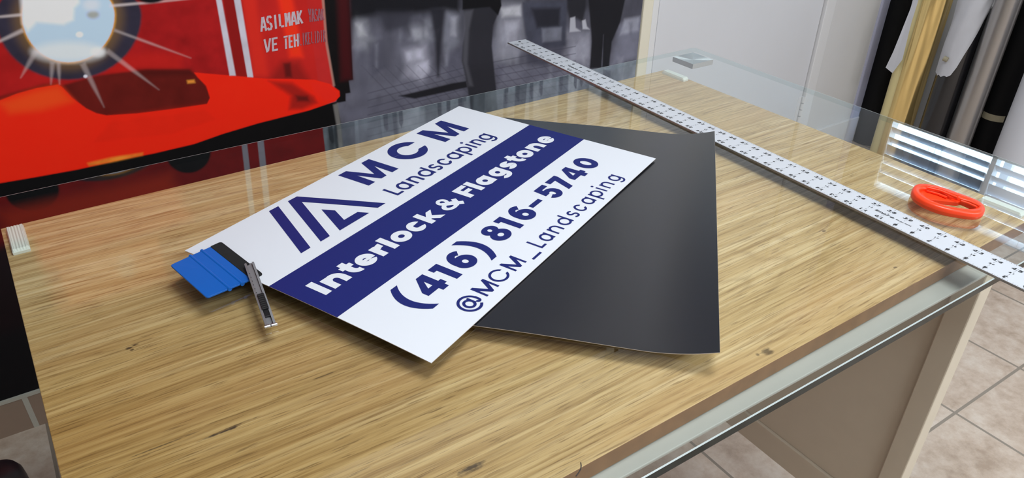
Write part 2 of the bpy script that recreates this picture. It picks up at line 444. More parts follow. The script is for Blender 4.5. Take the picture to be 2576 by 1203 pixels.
# cream strip closing the mural, casing, door leaf, corner trim
mb = MB(); mb.box(54.0, 57.9, WALL - .2, DOORY + 1.5, FLOOR, 140, 'cream'); struct('trim_1', mb, bevel=.35)
mb = MB(); mb.box(178.6, 184.2, DOORY - .8, DOORY + 12, FLOOR, CEIL, 'lavender'); struct('trim_2', mb, bevel=.6)
mb = MB(); mb.box(57.9, 62.3, DOORY - .5, DOORY + 1.5, FLOOR, 136, 'casing'); mb.box(143.4, 148.6, DOORY - 1.2, DOORY + 1.5, FLOOR, 136, 'casing'); mb.box(57.9, 148.6, DOORY - .5, DOORY + 1.5, 128, 136, 'casing')
struct('trim_3', mb, bevel=.25)
door = MB(); door.box(63.0, 143.1, DOORY + .15, DOORY + 3.6, FLOOR + .8, 127.5, 'door')
door = struct('door_1', door, bevel=.15, org=(103, DOORY + 2, FLOOR))
for zc in (-53.5, 30, 110):
    mb = MB()
    for i in range(4): mb.cyl((143.25, DOORY - .5), .62, zc - 5 + i * 2.6, zc - 5 + i * 2.6 + 2.2, 'casing', n=14)
    mb.box(141.0, 143.3, DOORY - .05, DOORY + .16, zc - 5, zc + 5.2, 'casing')
    mb.build('hinge', door)
# skirting: ceramic tiles with grout joints and a pale cap
def skirting(name, x0, x1, y, joints, mat='skirting'):
    mb = MB(); ztop = -65.4
    mb.box(x0, x1, y - .9, y, FLOOR, ztop - .8, mat)
    mb.box(x0, x1, y - 1.0, y, ztop - .8, ztop, 'grout')
    for j in joints: mb.box(j - .55, j + .55, y - .96, y - .5, FLOOR, ztop - .8, 'grout')
    return struct(name, mb)
skirting('baseboard_back', XL, 53.8, WALL + .4, [-120.6 + 30.1 * i for i in range(-4, 6)])
mb = MB(); mb.box(148.6, 184.0, DOORY - 1.5, DOORY, FLOOR, -64.5, 'casing'); struct('baseboard_right', mb, bevel=.2)

# ------------------------------------------------------------------ the mural: a flat print, painted point by point on its own sheet
def smooth(t): t = np.clip(t, 0, 1); return t * t * (3 - 2 * t)
def value_noise(x, y, seed):
    def h(i, j): 
        n = np.sin(i * 127.1 + j * 311.7 + seed * 74.7) * 43758.5453
        return n - np.floor(n)
    xi, yi = np.floor(x), np.floor(y); fx, fy = smooth(x - xi), smooth(y - yi)
    return (h(xi, yi) * (1 - fx) + h(xi + 1, yi) * fx) * (1 - fy) + (h(xi, yi + 1) * (1 - fx) + h(xi + 1, yi + 1) * fx) * fy
def fbm(x, y, seed, o=4):
    a, s, t = .5, 0, 0
    for i in range(o): s = s + a * value_noise(x * 2 ** i, y * 2 ** i, seed + i * 13); t += a; a *= .5
    return s / t
X0, X1 = -132.0, 53.5
gx = np.concatenate([[XL + 60], np.arange(X0, X1, .16), [X1]])
gz = np.concatenate([np.arange(-65.4, -27, .9), np.arange(-27, 26, .16), np.arange(26, 66, .7), [70, 100, 130]])
GX, GZ = np.meshgrid(gx, gz)
px_ = GX.ravel(); pz_ = GZ.ravel()
paint = np.zeros((px_.size, 3))
def W(pts): return [(q[0], q[2]) for q in (on_y(a, b2, WALL) for a, b2 in pts)]
def sdf(poly):
    """signed distance (cm) to a polygon, negative inside"""
    P = np.array(poly); lo = P.min(0) - 6; hi = P.max(0) + 6
    idx = np.nonzero((px_ > lo[0]) & (px_ < hi[0]) & (pz_ > lo[1]) & (pz_ < hi[1]))[0]
    x, z = px_[idx], pz_[idx]
    d = np.full(idx.size, 1e9); ins = np.zeros(idx.size, bool); n = len(P)
    for i in range(n):
        ax, az = P[i]; bx, bz = P[(i + 1) % n]; ex, ez = bx - ax, bz - az
        t = np.clip(((x - ax) * ex + (z - az) * ez) / (ex * ex + ez * ez + 1e-12), 0, 1)
        d = np.minimum(d, np.hypot(x - ax - t * ex, z - az - t * ez))
        c1 = (az > z) != (bz > z)
        with np.errstate(divide='ignore', invalid='ignore'): xi = ax + (z - az) * ex / np.where(ez == 0, 1e-9, ez)
        ins ^= c1 & (x < xi)
    return idx, np.where(ins, -d, d)
def fill(poly, col, soft=.12, alpha=1.0, px=True, mottle=0.0):
    poly = W(poly) if px else poly
    idx, d = sdf(poly)
    a = alpha * smooth(.5 - d / (2 * soft))
    c = np.array(lin(col))[None, :]
    if mottle:
        f = fbm(px_[idx] * .35, pz_[idx] * .35, 5)[:, None]
        c = c * (1 + mottle * (f - .5) * 2)
    paint[idx] = paint[idx] * (1 - a[:, None]) + c * a[:, None]
def egg(cx, cy, rx, lo, hi, n=48):
    return [(cx + rx * math.cos(2 * math.pi * i / n), cy + (lo if math.sin(2 * math.pi * i / n) > 0 else hi) * math.sin(2 * math.pi * i / n)) for i in range(n)]
def ell(cx, cy, rx, ry, n=40, rot=0.0):
    o = []
    for i in range(n):
        t = 2 * math.pi * i / n; u, w2 = rx * math.cos(t), ry * math.sin(t)
        o.append((cx + u * math.cos(rot) - w2 * math.sin(rot), cy + u * math.sin(rot) + w2 * math.cos(rot)))
    return o
def k1(pts, o=(0, 0), k_=.43228): return [(o[0] + a * k_, o[1] + b2 * k_) for a, b2 in pts]
def k2(pts): return [(820 + a * .34913, b2 * .34913) for a, b2 in pts]
# street ground and crowd, black and white
f = fbm(px_ * .10, pz_ * .16, 3); f2 = fbm(px_ * .5, pz_ * .25, 8)
grey = np.array(lin((98, 98, 112)))[None, :] * (0.35 + 1.0 * f + .45 * (f2 - .5))[:, None]
paint[:] = np.clip(grey, .004, 1)
# darker crowd zone on top, pale ground lower
top = smooth((pz_ - (-2 - .12 * (px_ + 40))) / 12)
paint[:] *= (1 - .45 * top)[:, None]
for poly, col, al in (
    ([(210, 100), (290, 150), (300, 250), (350, 300), (300, 360), (200, 330), (190, 200)], (150, 152, 162), .7),
    ([(600, 190), (740, 190), (760, 280), (690, 320), (610, 270)], (140, 142, 154), .75),
    ([(560, 360), (720, 330), (745, 500), (700, 600), (560, 560), (580, 470)], (158, 158, 174), .85),
    ([(860, 60), (960, 90), (960, 300), (880, 420), (840, 300)], (130, 132, 146), .6),
    ([(1240, 20), (1420, 10), (1430, 330), (1330, 460), (1210, 420), (1230, 160)], (140, 141, 154), .75),
    ([(1260, 470), (1500, 480), (1790, 520), (1500, 600), (1230, 640)], (112, 112, 128), .7),
    ([(1730, 230), (1900, 230), (1900, 480), (1740, 460)], (132, 132, 146), .75),
    ([(2110, 180), (2270, 120), (2260, 420), (2060, 470)], (120, 121, 138), .75),
    ([(300, 620), (1000, 460), (1010, 560), (400, 700), (110, 740), (100, 700)], (110, 110, 126), .6),
    ([(120, 800), (1000, 600), (1030, 690), (140, 890)], (98, 98, 114), .7)):
    fill(k2(poly), col, 1.6, al, mottle=.25)
for poly, col, al in (
    ([(215, 170), (255, 180), (290, 255), (240, 262)], (214, 215, 224), .55), ([(620, 215), (720, 200), (735, 250), (640, 290)], (170, 172, 184), .5),
    ([(575, 380), (650, 350), (690, 360), (700, 420), (590, 440)], (186, 186, 204), .6), ([(640, 470), (735, 440), (742, 520), (690, 575), (630, 560)], (186, 186, 204), .55),
    ([(700, 140), (770, 120), (780, 200), (715, 210)], (120, 122, 134), .5), ([(905, 130), (945, 120), (940, 260), (900, 250)], (176, 178, 192), .5),
    ([(1262, 60), (1400, 40), (1402, 110), (1270, 120)], (206, 207, 216), .6), ([(1290, 150), (1390, 150), (1370, 300), (1300, 330)], (178, 178, 194), .5),
    ([(1520, 360), (1720, 330), (1730, 400), (1540, 420)], (150, 150, 166), .45), ([(2150, 140), (2260, 120), (2250, 220), (2120, 250)], (176, 178, 194), .5),
    ([(1880, 240), (1900, 240), (1905, 420), (1760, 440), (1750, 380)], (150, 151, 166), .5), ([(100, 90), (200, 80), (190, 320), (130, 380)], (40, 40, 50), .6),
    ([(290, 300), (420, 280), (440, 480), (330, 560)], (66, 66, 80), .55), ([(860, 380), (985, 330), (985, 560), (880, 590)], (78, 78, 94), .5),
    ([(1215, 480), (1290, 460), (1270, 560), (1230, 600)], (80, 80, 96), .5), ([(1400, 520), (1700, 470), (1660, 540), (1420, 590)], (84, 84, 100), .45)):
    fill(k2(poly), col, .8, al, mottle=.4)
for i in range(26):
    x0 = 190 + (i * 83) % 2060; y0 = 60 + (i * 131) % 380; hh = 70 + (i * 47) % 160; ww_ = 14 + (i * 19) % 34
    fill(k2([(x0, y0), (x0 + ww_, y0 - 6), (x0 + ww_ * .8, y0 + hh), (x0 + ww_ * .2, y0 + hh)]), (150, 152, 166) if i % 3 else (44, 44, 54), .7, .28, mottle=.5)
# paving joints
for i in range(9):
    y0 = 480 + i * 52
    fill(k2([(300, y0 + 190), (1000, y0 + 4), (1800, y0 - 150), (1800, y0 - 143), (1000, y0 + 11), (300, y0 + 197)]), (62, 62, 74), .16, .55)
for i in range(22):
    x0 = 250 + i * 82
    fill(k2([(x0, 470), (x0 + 7, 470), (x0 + 330, 800), (x0 + 320, 800)]), (62, 62, 74), .16, .45)
# standing figures as dark silhouettes
fill(k2([(150, -160), (980, -160), (960, 90), (840, 70), (700, 90), (560, 110), (380, 105), (250, 130), (160, 140)]), (20, 20, 25), 1.2, .95)
fill(k2([(370, 90), (620, 90), (600, 250), (560, 210), (420, 240)]), (52, 52, 62), 1.4, .8)
fill(k2([(750, 60), (860, 60), (835, 300), (815, 555), (800, 555), (785, 300)]), (34, 34, 42), .8, .9)
fill(k2([(400, 240), (520, 240), (470, 500), (440, 520), (380, 430)]), (78, 78, 90), 1.5, .7)
fill(k2([(200, 380), (290, 360), (320, 740), (230, 740)]), (84, 84, 98), 1.5, .6)
fill(k2([(1430, 300), (1730, 300), (1700, 440), (1560, 480), (1460, 460)]), (58, 58, 72), 1.4, .8)
fill(k2([(985, -160), (1245, -160), (1240, 100), (1205, 180), (1195, 330), (1212, 500), (1226, 640), (1245, 900), (1060, 900), (1022, 640), (1000, 530), (978, 440), (985, 330), (1005, 200), (1000, 120), (985, 60)]), (40, 40, 47), .35, .97)
fill(k2([(990, 80), (1060, 70), (1030, 220), (1020, 460), (1060, 620), (1030, 620), (985, 440), (990, 300)]), (98, 98, 108), .6, .45)
fill(k2([(985, -160), (1245, -160), (1265, 40), (1240, 110), (1180, 50), (985, 68)]), (16, 16, 20), .3)
fill(k2([(1415, 15), (1740, 10), (1725, 330), (1460, 345), (1440, 250), (1420, 120)]), (64, 66, 80), .6, .9, mottle=.35)
fill(k2([(1480, 60), (1690, 55), (1680, 190), (1520, 200)]), (34, 34, 42), .8, .9)
fill(k2([(1555, 205), (1700, 195), (1695, 290), (1560, 305)]), (112, 114, 128), .5, .85, mottle=.3)
fill(k2([(1730, -160), (1890, -160), (1870, 60), (1850, 160), (1800, 130), (1760, 160), (1740, 60)]), (34, 34, 40), .6, .9)
fill(k2([(1760, 130), (1795, 120), (1800, 200), (1835, 225), (1755, 232)]), (170, 171, 182), .3, .9)
fill(k2([(1845, 150), (1870, 140), (1880, 190), (1900, 212), (1850, 210)]), (176, 177, 188), .3, .9)
fill(k2([(1875, -160), (2190, -160), (2120, 160), (2060, 300), (2040, 480), (1990, 490), (2000, 250), (1985, 490), (1900, 495), (1915, 300), (1900, 100)]), (27, 27, 32), .4, .97)
fill(k2([(525, 692), (640, 712), (1020, 630), (1010, 585), (920, 598)]), (27, 27, 32), .3, .97)
# street band that the glass reflects: pale facades with dark windows above the crowd
fill([(-47, 17), (54, 17), (54, 68), (-47, 68)], (168, 180, 190), 1.5, .9, px=False, mottle=.5)
rs = random.Random(4); x0 = -44
while x0 < 52:
    w_ = rs.uniform(1.2, 6.5); g_ = rs.choice((70, 92, 118, 150, 190, 205)); z0 = rs.uniform(15.5, 21)
    fill([(x0, z0), (x0 + w_, z0 + rs.uniform(-1, 1)), (x0 + w_ + rs.uniform(-1, 1), z0 + rs.uniform(4, 22)), (x0 + rs.uniform(-.6, .6), z0 + rs.uniform(4, 22))], (g_, g_ + 8, g_ + 16), rs.uniform(.15, .6), .75, px=False, mottle=.4)
    if rs.random() < .5: fill([(x0 + .3, 17.5), (x0 + 1.5, 17.5), (x0 + 1.4, 22 + rs.random() * 2), (x0 + .9, 23.5), (x0 + .3, 22)], (54, 60, 70), .2, .8, px=False)
    x0 += w_ * rs.uniform(.5, 1.2)
paint *= .76
# the tram
TR = (150, 22, 22)
fill([(XL, -30), (-44.5, -30), (-45.5, 70), (XL, 70)], TR, .15, px=False, mottle=.22)
fill(k1([(800, 0), (1255, 0), (1335, 430), (1100, 408), (850, 408), (700, 440), (820, 260)]), (140, 20, 22), .8, .8, mottle=.35)
fill(k1([(560, 380), (860, 300), (1060, 320), (1050, 420), (680, 440)]), (178, 28, 20), 1.2, .5)
fill(k1([(1400, -60), (1890, -60), (1945, 500), (1540, 458), (1470, 448)]), (170, 30, 26), .3, .95, mottle=.1)
fill(k1([(1610, -60), (1690, -60), (1760, 330), (1690, 330)]), (232, 48, 18), 1.1, .75)
fill(k1([(1400, -60), (1480, -60), (1560, 440), (1480, 440)]), (196, 40, 26), .9, .6)
fill(k1([(1290, -60), (1360, -60), (1440, 448), (1370, 440)]), (120, 18, 18), .3, .9)
fill(k1([(1650, 370), (1690, 365), (1700, 450), (1660, 450)]), (46, 16, 16), .5, .85)
fill(k1([(1640, 360), (1740, 360), (1850, 560), (1820, 620), (1700, 620), (1560, 470)]), (86, 18, 18), 1.3, .55)
# dark rear edge, black strip, frame
fill(k1([(1880, -60), (2030, -60), (2055, 465), (2030, 470), (2040, 540), (2012, 545), (2012, 590), (1960, 600), (1945, 500), (1905, 250)]), (14, 12, 14), .2)
fill(k1([(1960, -60), (2030, -60), (2052, 460), (1985, 470)]), (62, 14, 18), 1.0, .75)
fill(k1([(1868, -60), (1882, -60), (1905, 240), (1915, 300), (1950, 500), (1938, 500), (1895, 260)]), (150, 120, 110), .25, .75)
# undercarriage
fill(k1([(-400, 1100), (0, 1052), (450, 975), (900, 880), (1300, 765), (1800, 630), (1960, 590), (1985, 720), (2000, 900), (2010, 1400), (2100, 6000), (-400, 6000)]), (9, 9, 11), .2)
fill(k1([(1938, 610), (1965, 600), (1985, 740), (2010, 1000), (1985, 1000), (1960, 740)]), (112, 110, 108), .3, .7)
# bumper
BUMP = [(-120, 630), (0, 585), (100, 545), (220, 512), (335, 493), (360, 505), (420, 570), (500, 630), (560, 660), (620, 672), (800, 660), (1000, 635), (1205, 605), (1222, 570), (1200, 500), (1150, 450), (1130, 422), (1340, 440), (1540, 458),
        (1700, 460), (1830, 465), (1920, 490), (1975, 530), (1978, 560), (1950, 590), (1800, 642), (1500, 718), (1300, 778), (1130, 838), (900, 892), (700, 932), (450, 987), (200, 1032), (0, 1066), (-120, 1085)]
fill(k1([(350, 500), (560, 440), (850, 404), (1100, 404), (1180, 470), (1230, 560), (1205, 612), (800, 668), (620, 680), (500, 640)]), (86, 20, 16), .4, 1, mottle=.25)
fill(k1([(800, 404), (1110, 404), (1140, 440), (820, 445)]), (64, 14, 12), .9, .8)
fill(k1([(-120, 600), (0, 560), (250, 490), (340, 480), (330, 500), (100, 550), (0, 590), (-120, 640)]), (70, 16, 16), .4, .8)
fill(k1(BUMP), (222, 32, 13), .14, 1, mottle=.10)
fill(k1([(0, 600), (200, 530), (335, 500), (360, 520), (420, 590), (240, 640), (60, 660)]), (232, 66, 22), 1.2, .85)
fill(k1([(640, 690), (1200, 620), (1300, 700), (1000, 800), (500, 850)]), (186, 30, 14), 1.4, .6)
fill(k1([(1560, 470), (1700, 480), (1830, 560), (1850, 600), (1760, 640), (1680, 640), (1690, 560)]), (110, 22, 20), 1.0, .8)
fill(k1([(1720, 555), (1790, 560), (1800, 590), (1730, 590)]), (54, 16, 16), .6, .8)
fill(k1([(1800, 470), (1920, 495), (1970, 540), (1950, 585), (1890, 590), (1830, 540)]), (204, 34, 22), .6, .9)
fill(k1([(510, 950), (640, 918), (830, 890), (830, 905), (640, 945), (520, 966)]), (196, 140, 48), .4, .65, mottle=.8)
fill(k1([(1088, 468), (1130, 464), (1136, 482), (1092, 486)]), (206, 132, 50), .3, .9)
# white bars
fill(k1([(1243, -60), (1280, -60), (1290, 0), (1372, 440), (1336, 440), (1258, 0)]), (176, 172, 184), .14, 1, mottle=.15)
fill(k1([(1350, -60), (1392, -60), (1400, 0), (1474, 450), (1440, 448), (1362, 0)]), (176, 172, 184), .14, 1, mottle=.15)
a1, a2 = W(k1([(1243, -60), (1280, -60)])); b1, b3 = W(k1([(1350, -60), (1392, -60)]))
fill([a1, a2, (a2[0] - 3, 60), (a1[0] - 3, 60)], (176, 172, 184), .14, px=False); fill([b1, b3, (b3[0] - 3, 60), (b1[0] - 3, 60)], (176, 172, 184), .14, px=False)
# head lamp
fill(egg(172, 38, 184, 163, 100), (44, 41, 55), .35, 1, mottle=.25)
fill(egg(172, 40, 136, 134, 96), (110, 84, 50), 1.6, .75)
fill(egg(172, 38, 119, 121.5, 88), (214, 150, 60), .4, .95)
fill(egg(172, 38, 116, 118.5, 84), (168, 190, 220), .14)
fill([(52, -10), (200, -14), (198, 8), (186, 20), (184, 50), (160, 62), (120, 58), (92, 56), (70, 78), (58, 60)], (212, 212, 217), .6, 1, mottle=.06)
fill(ell(172, 130, 90, 24), (205, 208, 214), 1.1, .75)
fill(ell(246, 131, 18, 12), (212, 212, 214), .5, .7)
fill(ell(200, 87, 9, 7), (216, 216, 220), .2, 1)
fill(ell(234, 37, 15, 10), (146, 146, 136), .5, .9); fill(ell(230, 12, 20, 14), (196, 200, 206), .8, .8)
for a, b2, w2, al in (((276, 15), (490, -4), 3, .7), ((56, 37), (-40, 46), 3, .75), ((58, 76), (-40, 122), 5, .5), ((92, 126), (52, 196), 7, .28), ((132, 156), (128, 212), 6, .28), ((147, 156), (150, 212), 5, .32),
                      ((208, 160), (262, 270), 7, .26), ((288, 76), (480, 146), 3, .36), ((270, 128), (400, 226), 6, .26)):
    dx, dy = b2[0] - a[0], b2[1] - a[1]; n_ = math.hypot(dx, dy); nx, ny = -dy / n_, dx / n_
    m_ = (a[0] + .5 * dx, a[1] + .5 * dy)
    fill([(a[0] + nx * w2, a[1] + ny * w2), (m_[0] + nx * w2 * .7, m_[1] + ny * w2 * .7), b2, (m_[0] - nx * w2 * .7, m_[1] - ny * w2 * .7), (a[0] - nx * w2, a[1] - ny * w2)], (205, 192, 192), .3, al)
fill(ell(215, 192, 5, 4), (206, 206, 220), .15, .9)
# upper part of the tram (seen only in the glass)
fill(ell(-105.5, 19.0, 4.6, 4.4), (14, 14, 18), .3, px=False); fill(ell(-75.4, 18.2, 4.6, 4.6), (14, 14, 18), .3, px=False)
fill([(-106, 36), (-86, 36), (-86, 47), (-106, 47)], (226, 92, 40), 1.0, .8, px=False)
fill(ell(-93.5, 41.5, 1.7, 3.0), (206, 150, 130), 1.2, .8, px=False)
fill([(-112, 22), (-80, 22), (-78, 34), (-112, 36)], (214, 58, 28), 2.0, .8, px=False)
fill([(XL, 49), (-45.5, 49), (-45.5, 70), (XL, 70)], (34, 30, 34), 2.0, .9, px=False)
fill([(XL, 29), (-108.5, 29), (-109, 70), (XL, 70)], (30, 26, 30), 1.5, .95, px=False)
gain = 1.44
paint = np.clip(paint * gain, 0, .9)
me = bpy.data.meshes.new('mural_print')
ncol, nrow = gx.size, gz.size
verts = np.empty((px_.size, 3)); verts[:, 0] = px_ * .01; verts[:, 1] = 0; verts[:, 2] = (pz_ - FLOOR) * .01
ii = (np.arange(nrow - 1)[:, None] * ncol + np.arange(ncol - 1)[None, :]).ravel()
quads = np.stack([ii, ii + 1, ii + 1 + ncol, ii + ncol], 1)
# the sheet's four thin edges and back give it its thickness
th = .003
c4 = [0, ncol - 1, (nrow - 1) * ncol + ncol - 1, (nrow - 1) * ncol]
back = verts[c4].copy(); back[:, 1] = th
nv = len(verts)
verts = np.vstack([verts, back])
fl = quads.tolist() + [[nv + 3, nv + 2, nv + 1, nv]]
me.from_pydata(verts.tolist(), [], fl)
ca = me.color_attributes.new('print', 'FLOAT_COLOR', 'POINT')
rg = np.ones((len(verts), 4), np.float32); rg[:nv, :3] = paint; rg[nv:, :3] = .05
ca.data.foreach_set('color', rg.ravel())
me.materials.append(M['mural'])
mural = bpy.data.objects.new('mural_print', me); COL.objects.link(mural)
mural.location = (0, WALL * .01, 0)
tag(mural, 'wall mural print of a red tram beside a black and white crowded street', 'mural', kind='thing')

# ------------------------------------------------------------------ glyphs: outlines as lists of 2-D polygons
def rect(x0, y0, x1, y1): return [[(x0, y0), (x1, y0), (x1, y1), (x0, y1)]]
def ringp(cx, cy, Rx, Ry, rx, ry, a0=0, a1=360, b0=None, b1=None, n=44):
    b0 = a0 if b0 is None else b0; b1 = a1 if b1 is None else b1
    n = max(6, int(n * abs(a1 - a0) / 360)); out = []
    P = lambda t, X, Y: (cx + X * math.cos(math.radians(t)), cy + Y * math.sin(math.radians(t)))
    for i in range(n):
        s0, s1 = i / n, (i + 1) / n
        o0, o1, i0, i1 = a0 + (a1 - a0) * s0, a0 + (a1 - a0) * s1, b0 + (b1 - b0) * s0, b0 + (b1 - b0) * s1
        out.append([P(i0, rx, ry), P(o0, Rx, Ry), P(o1, Rx, Ry), P(i1, rx, ry)])
    return out
def strk(pts, w):
    out = []; n = len(pts); L, Rr = [], []
    for i in range(n):
        if i == 0: dx, dy = pts[1][0] - pts[0][0], pts[1][1] - pts[0][1]
        elif i == n - 1: dx, dy = pts[-1][0] - pts[-2][0], pts[-1][1] - pts[-2][1]
        else:
            d0 = np.array(pts[i]) - np.array(pts[i - 1]); d1 = np.array(pts[i + 1]) - np.array(pts[i])
            d0 = d0 / np.linalg.norm(d0); d1 = d1 / np.linalg.norm(d1); dx, dy = d0 + d1
        l = math.hypot(dx, dy); nx, ny = -dy / l, dx / l; s = w / 2
        if 0 < i < n - 1: s = w / 2 / max(.4, abs(nx * -d0[1] + ny * d0[0]))
        L.append((pts[i][0] + nx * s, pts[i][1] + ny * s)); Rr.append((pts[i][0] - nx * s, pts[i][1] - ny * s))
    for i in range(n - 1): out.append([Rr[i], Rr[i + 1], L[i + 1], L[i]])
    return out
def disc(cx, cy, r, n=20): return [[(cx + r * math.cos(2 * math.pi * i / n), cy + r * math.sin(2 * math.pi * i / n)) for i in range(n)]]
def glyph(ch, x, y, H, xh, w, wd):
    """letter with left edge x, baseline y, cap height H, x-height xh, stem w, width wd"""
    R = wd / 2; ry = xh / 2 + .03 * xh; c = x + R; my = y + xh / 2; hw = w * .92
    o = lambda cx=c, r=R: ringp(cx, my, r, ry, r - w, ry - hw)
    desc = .40 * xh
    if ch in 'Il': return rect(x, y, x + wd, y + H)
    if ch == 'L': return rect(x, y, x + w, y + H) + rect(x + w, y, x + wd, y + w * .95)
    if ch == 'F': return rect(x, y, x + w, y + H) + rect(x + w, y + H - w * .82, x + wd, y + H) + rect(x + w, y + H * .36, x + wd * .92, y + H * .36 + w * .78)
    if ch == 'E': return rect(x, y, x + w, y + H) + rect(x + w, y + H - w, x + wd, y + H) + rect(x + w, y, x + wd, y + w) + rect(x + w, y + H / 2 - w / 2, x + wd * .92, y + H / 2 + w / 2)
    if ch == 'M':
        nt_ = min(.6, .42 + w / wd) * H; vb = max(w * .52, .05 * wd); m_ = x + wd / 2
        return [[(x, y), (x + w, y), (x + w, y + nt_ * 1.02), (x + w * 1.08, y + H), (x, y + H)], [(x + w, y + nt_), (m_ - vb, y), (m_, y + H * .29), (x + w * 1.15, y + H), (x + w * .9, y + H)],
                [(m_ - vb, y), (m_ + vb, y), (m_, y + H * .32)], [(m_ + vb, y), (x + wd - w, y + nt_), (x + wd - w * .9, y + H), (x + wd - w * 1.15, y + H), (m_, y + H * .29)],
                [(x + wd - w, y), (x + wd, y), (x + wd, y + H), (x + wd - w * 1.08, y + H), (x + wd - w, y + nt_ * 1.02)]]
    if ch == 'C':
        Ry = H / 2 * 1.05; yc = .33; cy = y + H / 2
        ao = math.degrees(math.asin(yc)); ai = math.degrees(math.asin(min(.98, yc * Ry / (Ry - hw))))
        return ringp(c, cy, R, Ry, R - w, Ry - hw, ao, 360 - ao, ai, 360 - ai)
    if ch == 'o': return o()
    if ch in 'adgpq':
        g = o()
        if ch == 'a': g += rect(x + wd - w, y, x + wd, y + xh)
        if ch == 'd': g += rect(x + wd - w, y, x + wd, y + H * 1.03)
        if ch == 'p': g += rect(x, y - desc, x + w, y + xh)
        if ch == 'g': g += rect(x + wd - w, y + .02 * xh, x + wd, y + xh) + ringp(c, y + .02 * xh, R, desc + .03 * xh, R - w, max(.05, desc - hw * .75), 0, -142)
        return g
    if ch == 'c':
        yc = .42; ao = math.degrees(math.asin(yc)); ai = math.degrees(math.asin(min(.97, yc * .85 * ry / (ry - hw))))
        return ringp(c, my, R, ry, R - w, ry - hw, ao, 360 - ao, ai, 360 - ai)
    if ch == 'e': return ringp(c, my, R, ry, R - w, ry - hw, 0, 332, 0, 322) + rect(x + w * .7, my - w * .28, x + wd - .02 * wd, my + w * .22)
    if ch == 'n' or ch == 'h':
        cy = y + xh - R * .98
        return rect(x, y, x + w, y + (xh if ch == 'n' else H)) + ringp(c, cy, R, R, R - w, R - hw, 0, 165) + rect(x + wd - w, y, x + wd, cy)
    if ch == 'm':
        a = (wd + w) / 2
        return glyph('n', x, y, H, xh, w, a) + glyph('n', x + a - w, y, H, xh, w, a)
    if ch == 'r':
        s = wd - w * .2
        return rect(x, y, x + w, y + xh) + ringp(x + wd, y + xh - .45 * xh, s, .47 * xh, max(.02, s - w), max(.03, .47 * xh - w * .97), 90, 172)
    if ch == 'i': return rect(x, y, x + w, y + xh) + disc(x + w / 2, y + xh + .34 * xh, w * .62)
    if ch == 't':
        sx = x + wd * .2; r2 = w * 1.32
        return rect(sx, y + r2, sx + w, y + H * .98) + rect(x, y + xh - w * .76, x + wd, y + xh) + ringp(sx + r2, y + r2, r2, r2, r2 - w, r2 - w * .82, 180, 270) + rect(sx + r2, y, x + wd, y + w * .82)
    if ch == 's' or ch == 'S':
        h = xh if ch == 's' else H
        ww = hw * .95; ryy = (h * 1.03 - ww) / 4; rx = R - w / 2
        up, lo = y - .015 * h + ww / 2 + 3 * ryy, y - .015 * h + ww / 2 + ryy
        A = ringp(c, up, rx + w / 2, ryy + ww / 2, rx - w / 2, ryy - ww / 2, 28, 270)
        B = ringp(c, lo, rx + w / 2, ryy + ww / 2, rx - w / 2, ryy - ww / 2, 90, -152)
        return A + B
    if ch == 'k': return rect(x, y, x + w, y + H) + [[(x + w * .8, y + xh * .32), (x + w * .8, y + xh * .62), (x + wd * .62, y + xh), (x + wd * .98, y + xh), (x + w * 1.35, y + xh * .36)], [(x + w * .9, y + xh * .5), (x + w * 1.55, y + xh * .72), (x + wd, y), (x + wd * .62, y)]]
    if ch == '_': return rect(x, y - .22 * H, x + wd, y - .22 * H + w)
    if ch == '&':
        return ringp(x + wd * .40, y + H * .74, wd * .24, H * .28, wd * .24 - w * .62, H * .28 - w * .55) + ringp(x + wd * .36, y + H * .29, wd * .37, H * .31, wd * .37 - w * .8, H * .31 - w * .62) + \
            strk([(x + wd * .26, y + H * .64), (x + wd * .86, y - H * .0)], w * .9) + strk([(x + wd * .52, y + H * .1), (x + wd * .72, y + H * .28), (x + wd * .84, y + H * .54)], w * .8)
    # figures (bold, width wd)
    if ch == '0': return ringp(c, y + H / 2, R, H / 2 * 1.02, R - w, H / 2 * 1.02 - hw)
    if ch == '1': return rect(x + wd - w, y, x + wd, y + H) + rect(x, y + H - w * .82, x + wd - w, y + H)
    if ch == '2': return ringp(c, y + H - R * .95, R, R * .97, R - w, R * .97 - hw, 160, -30) + rect(x, y, x + wd, y + w * .85) + strk([(x + wd * .80, y + H * .50), (x + w * .55, y + w * .5)], w * .95)
    if ch == '3': return ringp(c, y + H * .74, R * .95, H * .27, R * .95 - w, H * .27 - w * .75, 165, -90) + ringp(c, y + H * .28, R, H * .29, R - w, H * .29 - w * .75, 90, -165)
    if ch == '4':
        q = [(x + wd * .515, 1), (x + wd * .865, 1), (x + wd * .865, .40), (x + wd, .40), (x + wd, .165), (x + wd * .865, .165), (x + wd * .865, 0), (x + wd * .55, 0), (x + wd * .55, .165), (x, .165), (x + wd * .0, .40)]
        a = [(p[0], y + p[1] * H) for p in q]
        in0, in1, in2 = (x + wd * .32, y + .40 * H), (x + wd * .55, y + .40 * H), (x + wd * .55, y + .72 * H)
        return [[a[9], a[8], (x + wd * .55, y + .40 * H), a[10]], [a[10], in0, in2, (x + wd * .55, y + H), a[0]], [a[7], a[6], a[2], a[1], (x + wd * .55, y + H)], [a[5], a[4], a[3], a[2]]]
    if ch == '5':
        by = y + H * .345
        return rect(x + wd * .2, y + H - w * .8, x + wd * .95, y + H) + [[(x + wd * .12, y + H), (x + wd * .02, y + H * .42), (x + wd * .02 + w * .95, y + H * .42), (x + wd * .12 + w * .95, y + H)]] + ringp(c, by, R, H * .36, R - w, H * .36 - w * .8, 128, -158)
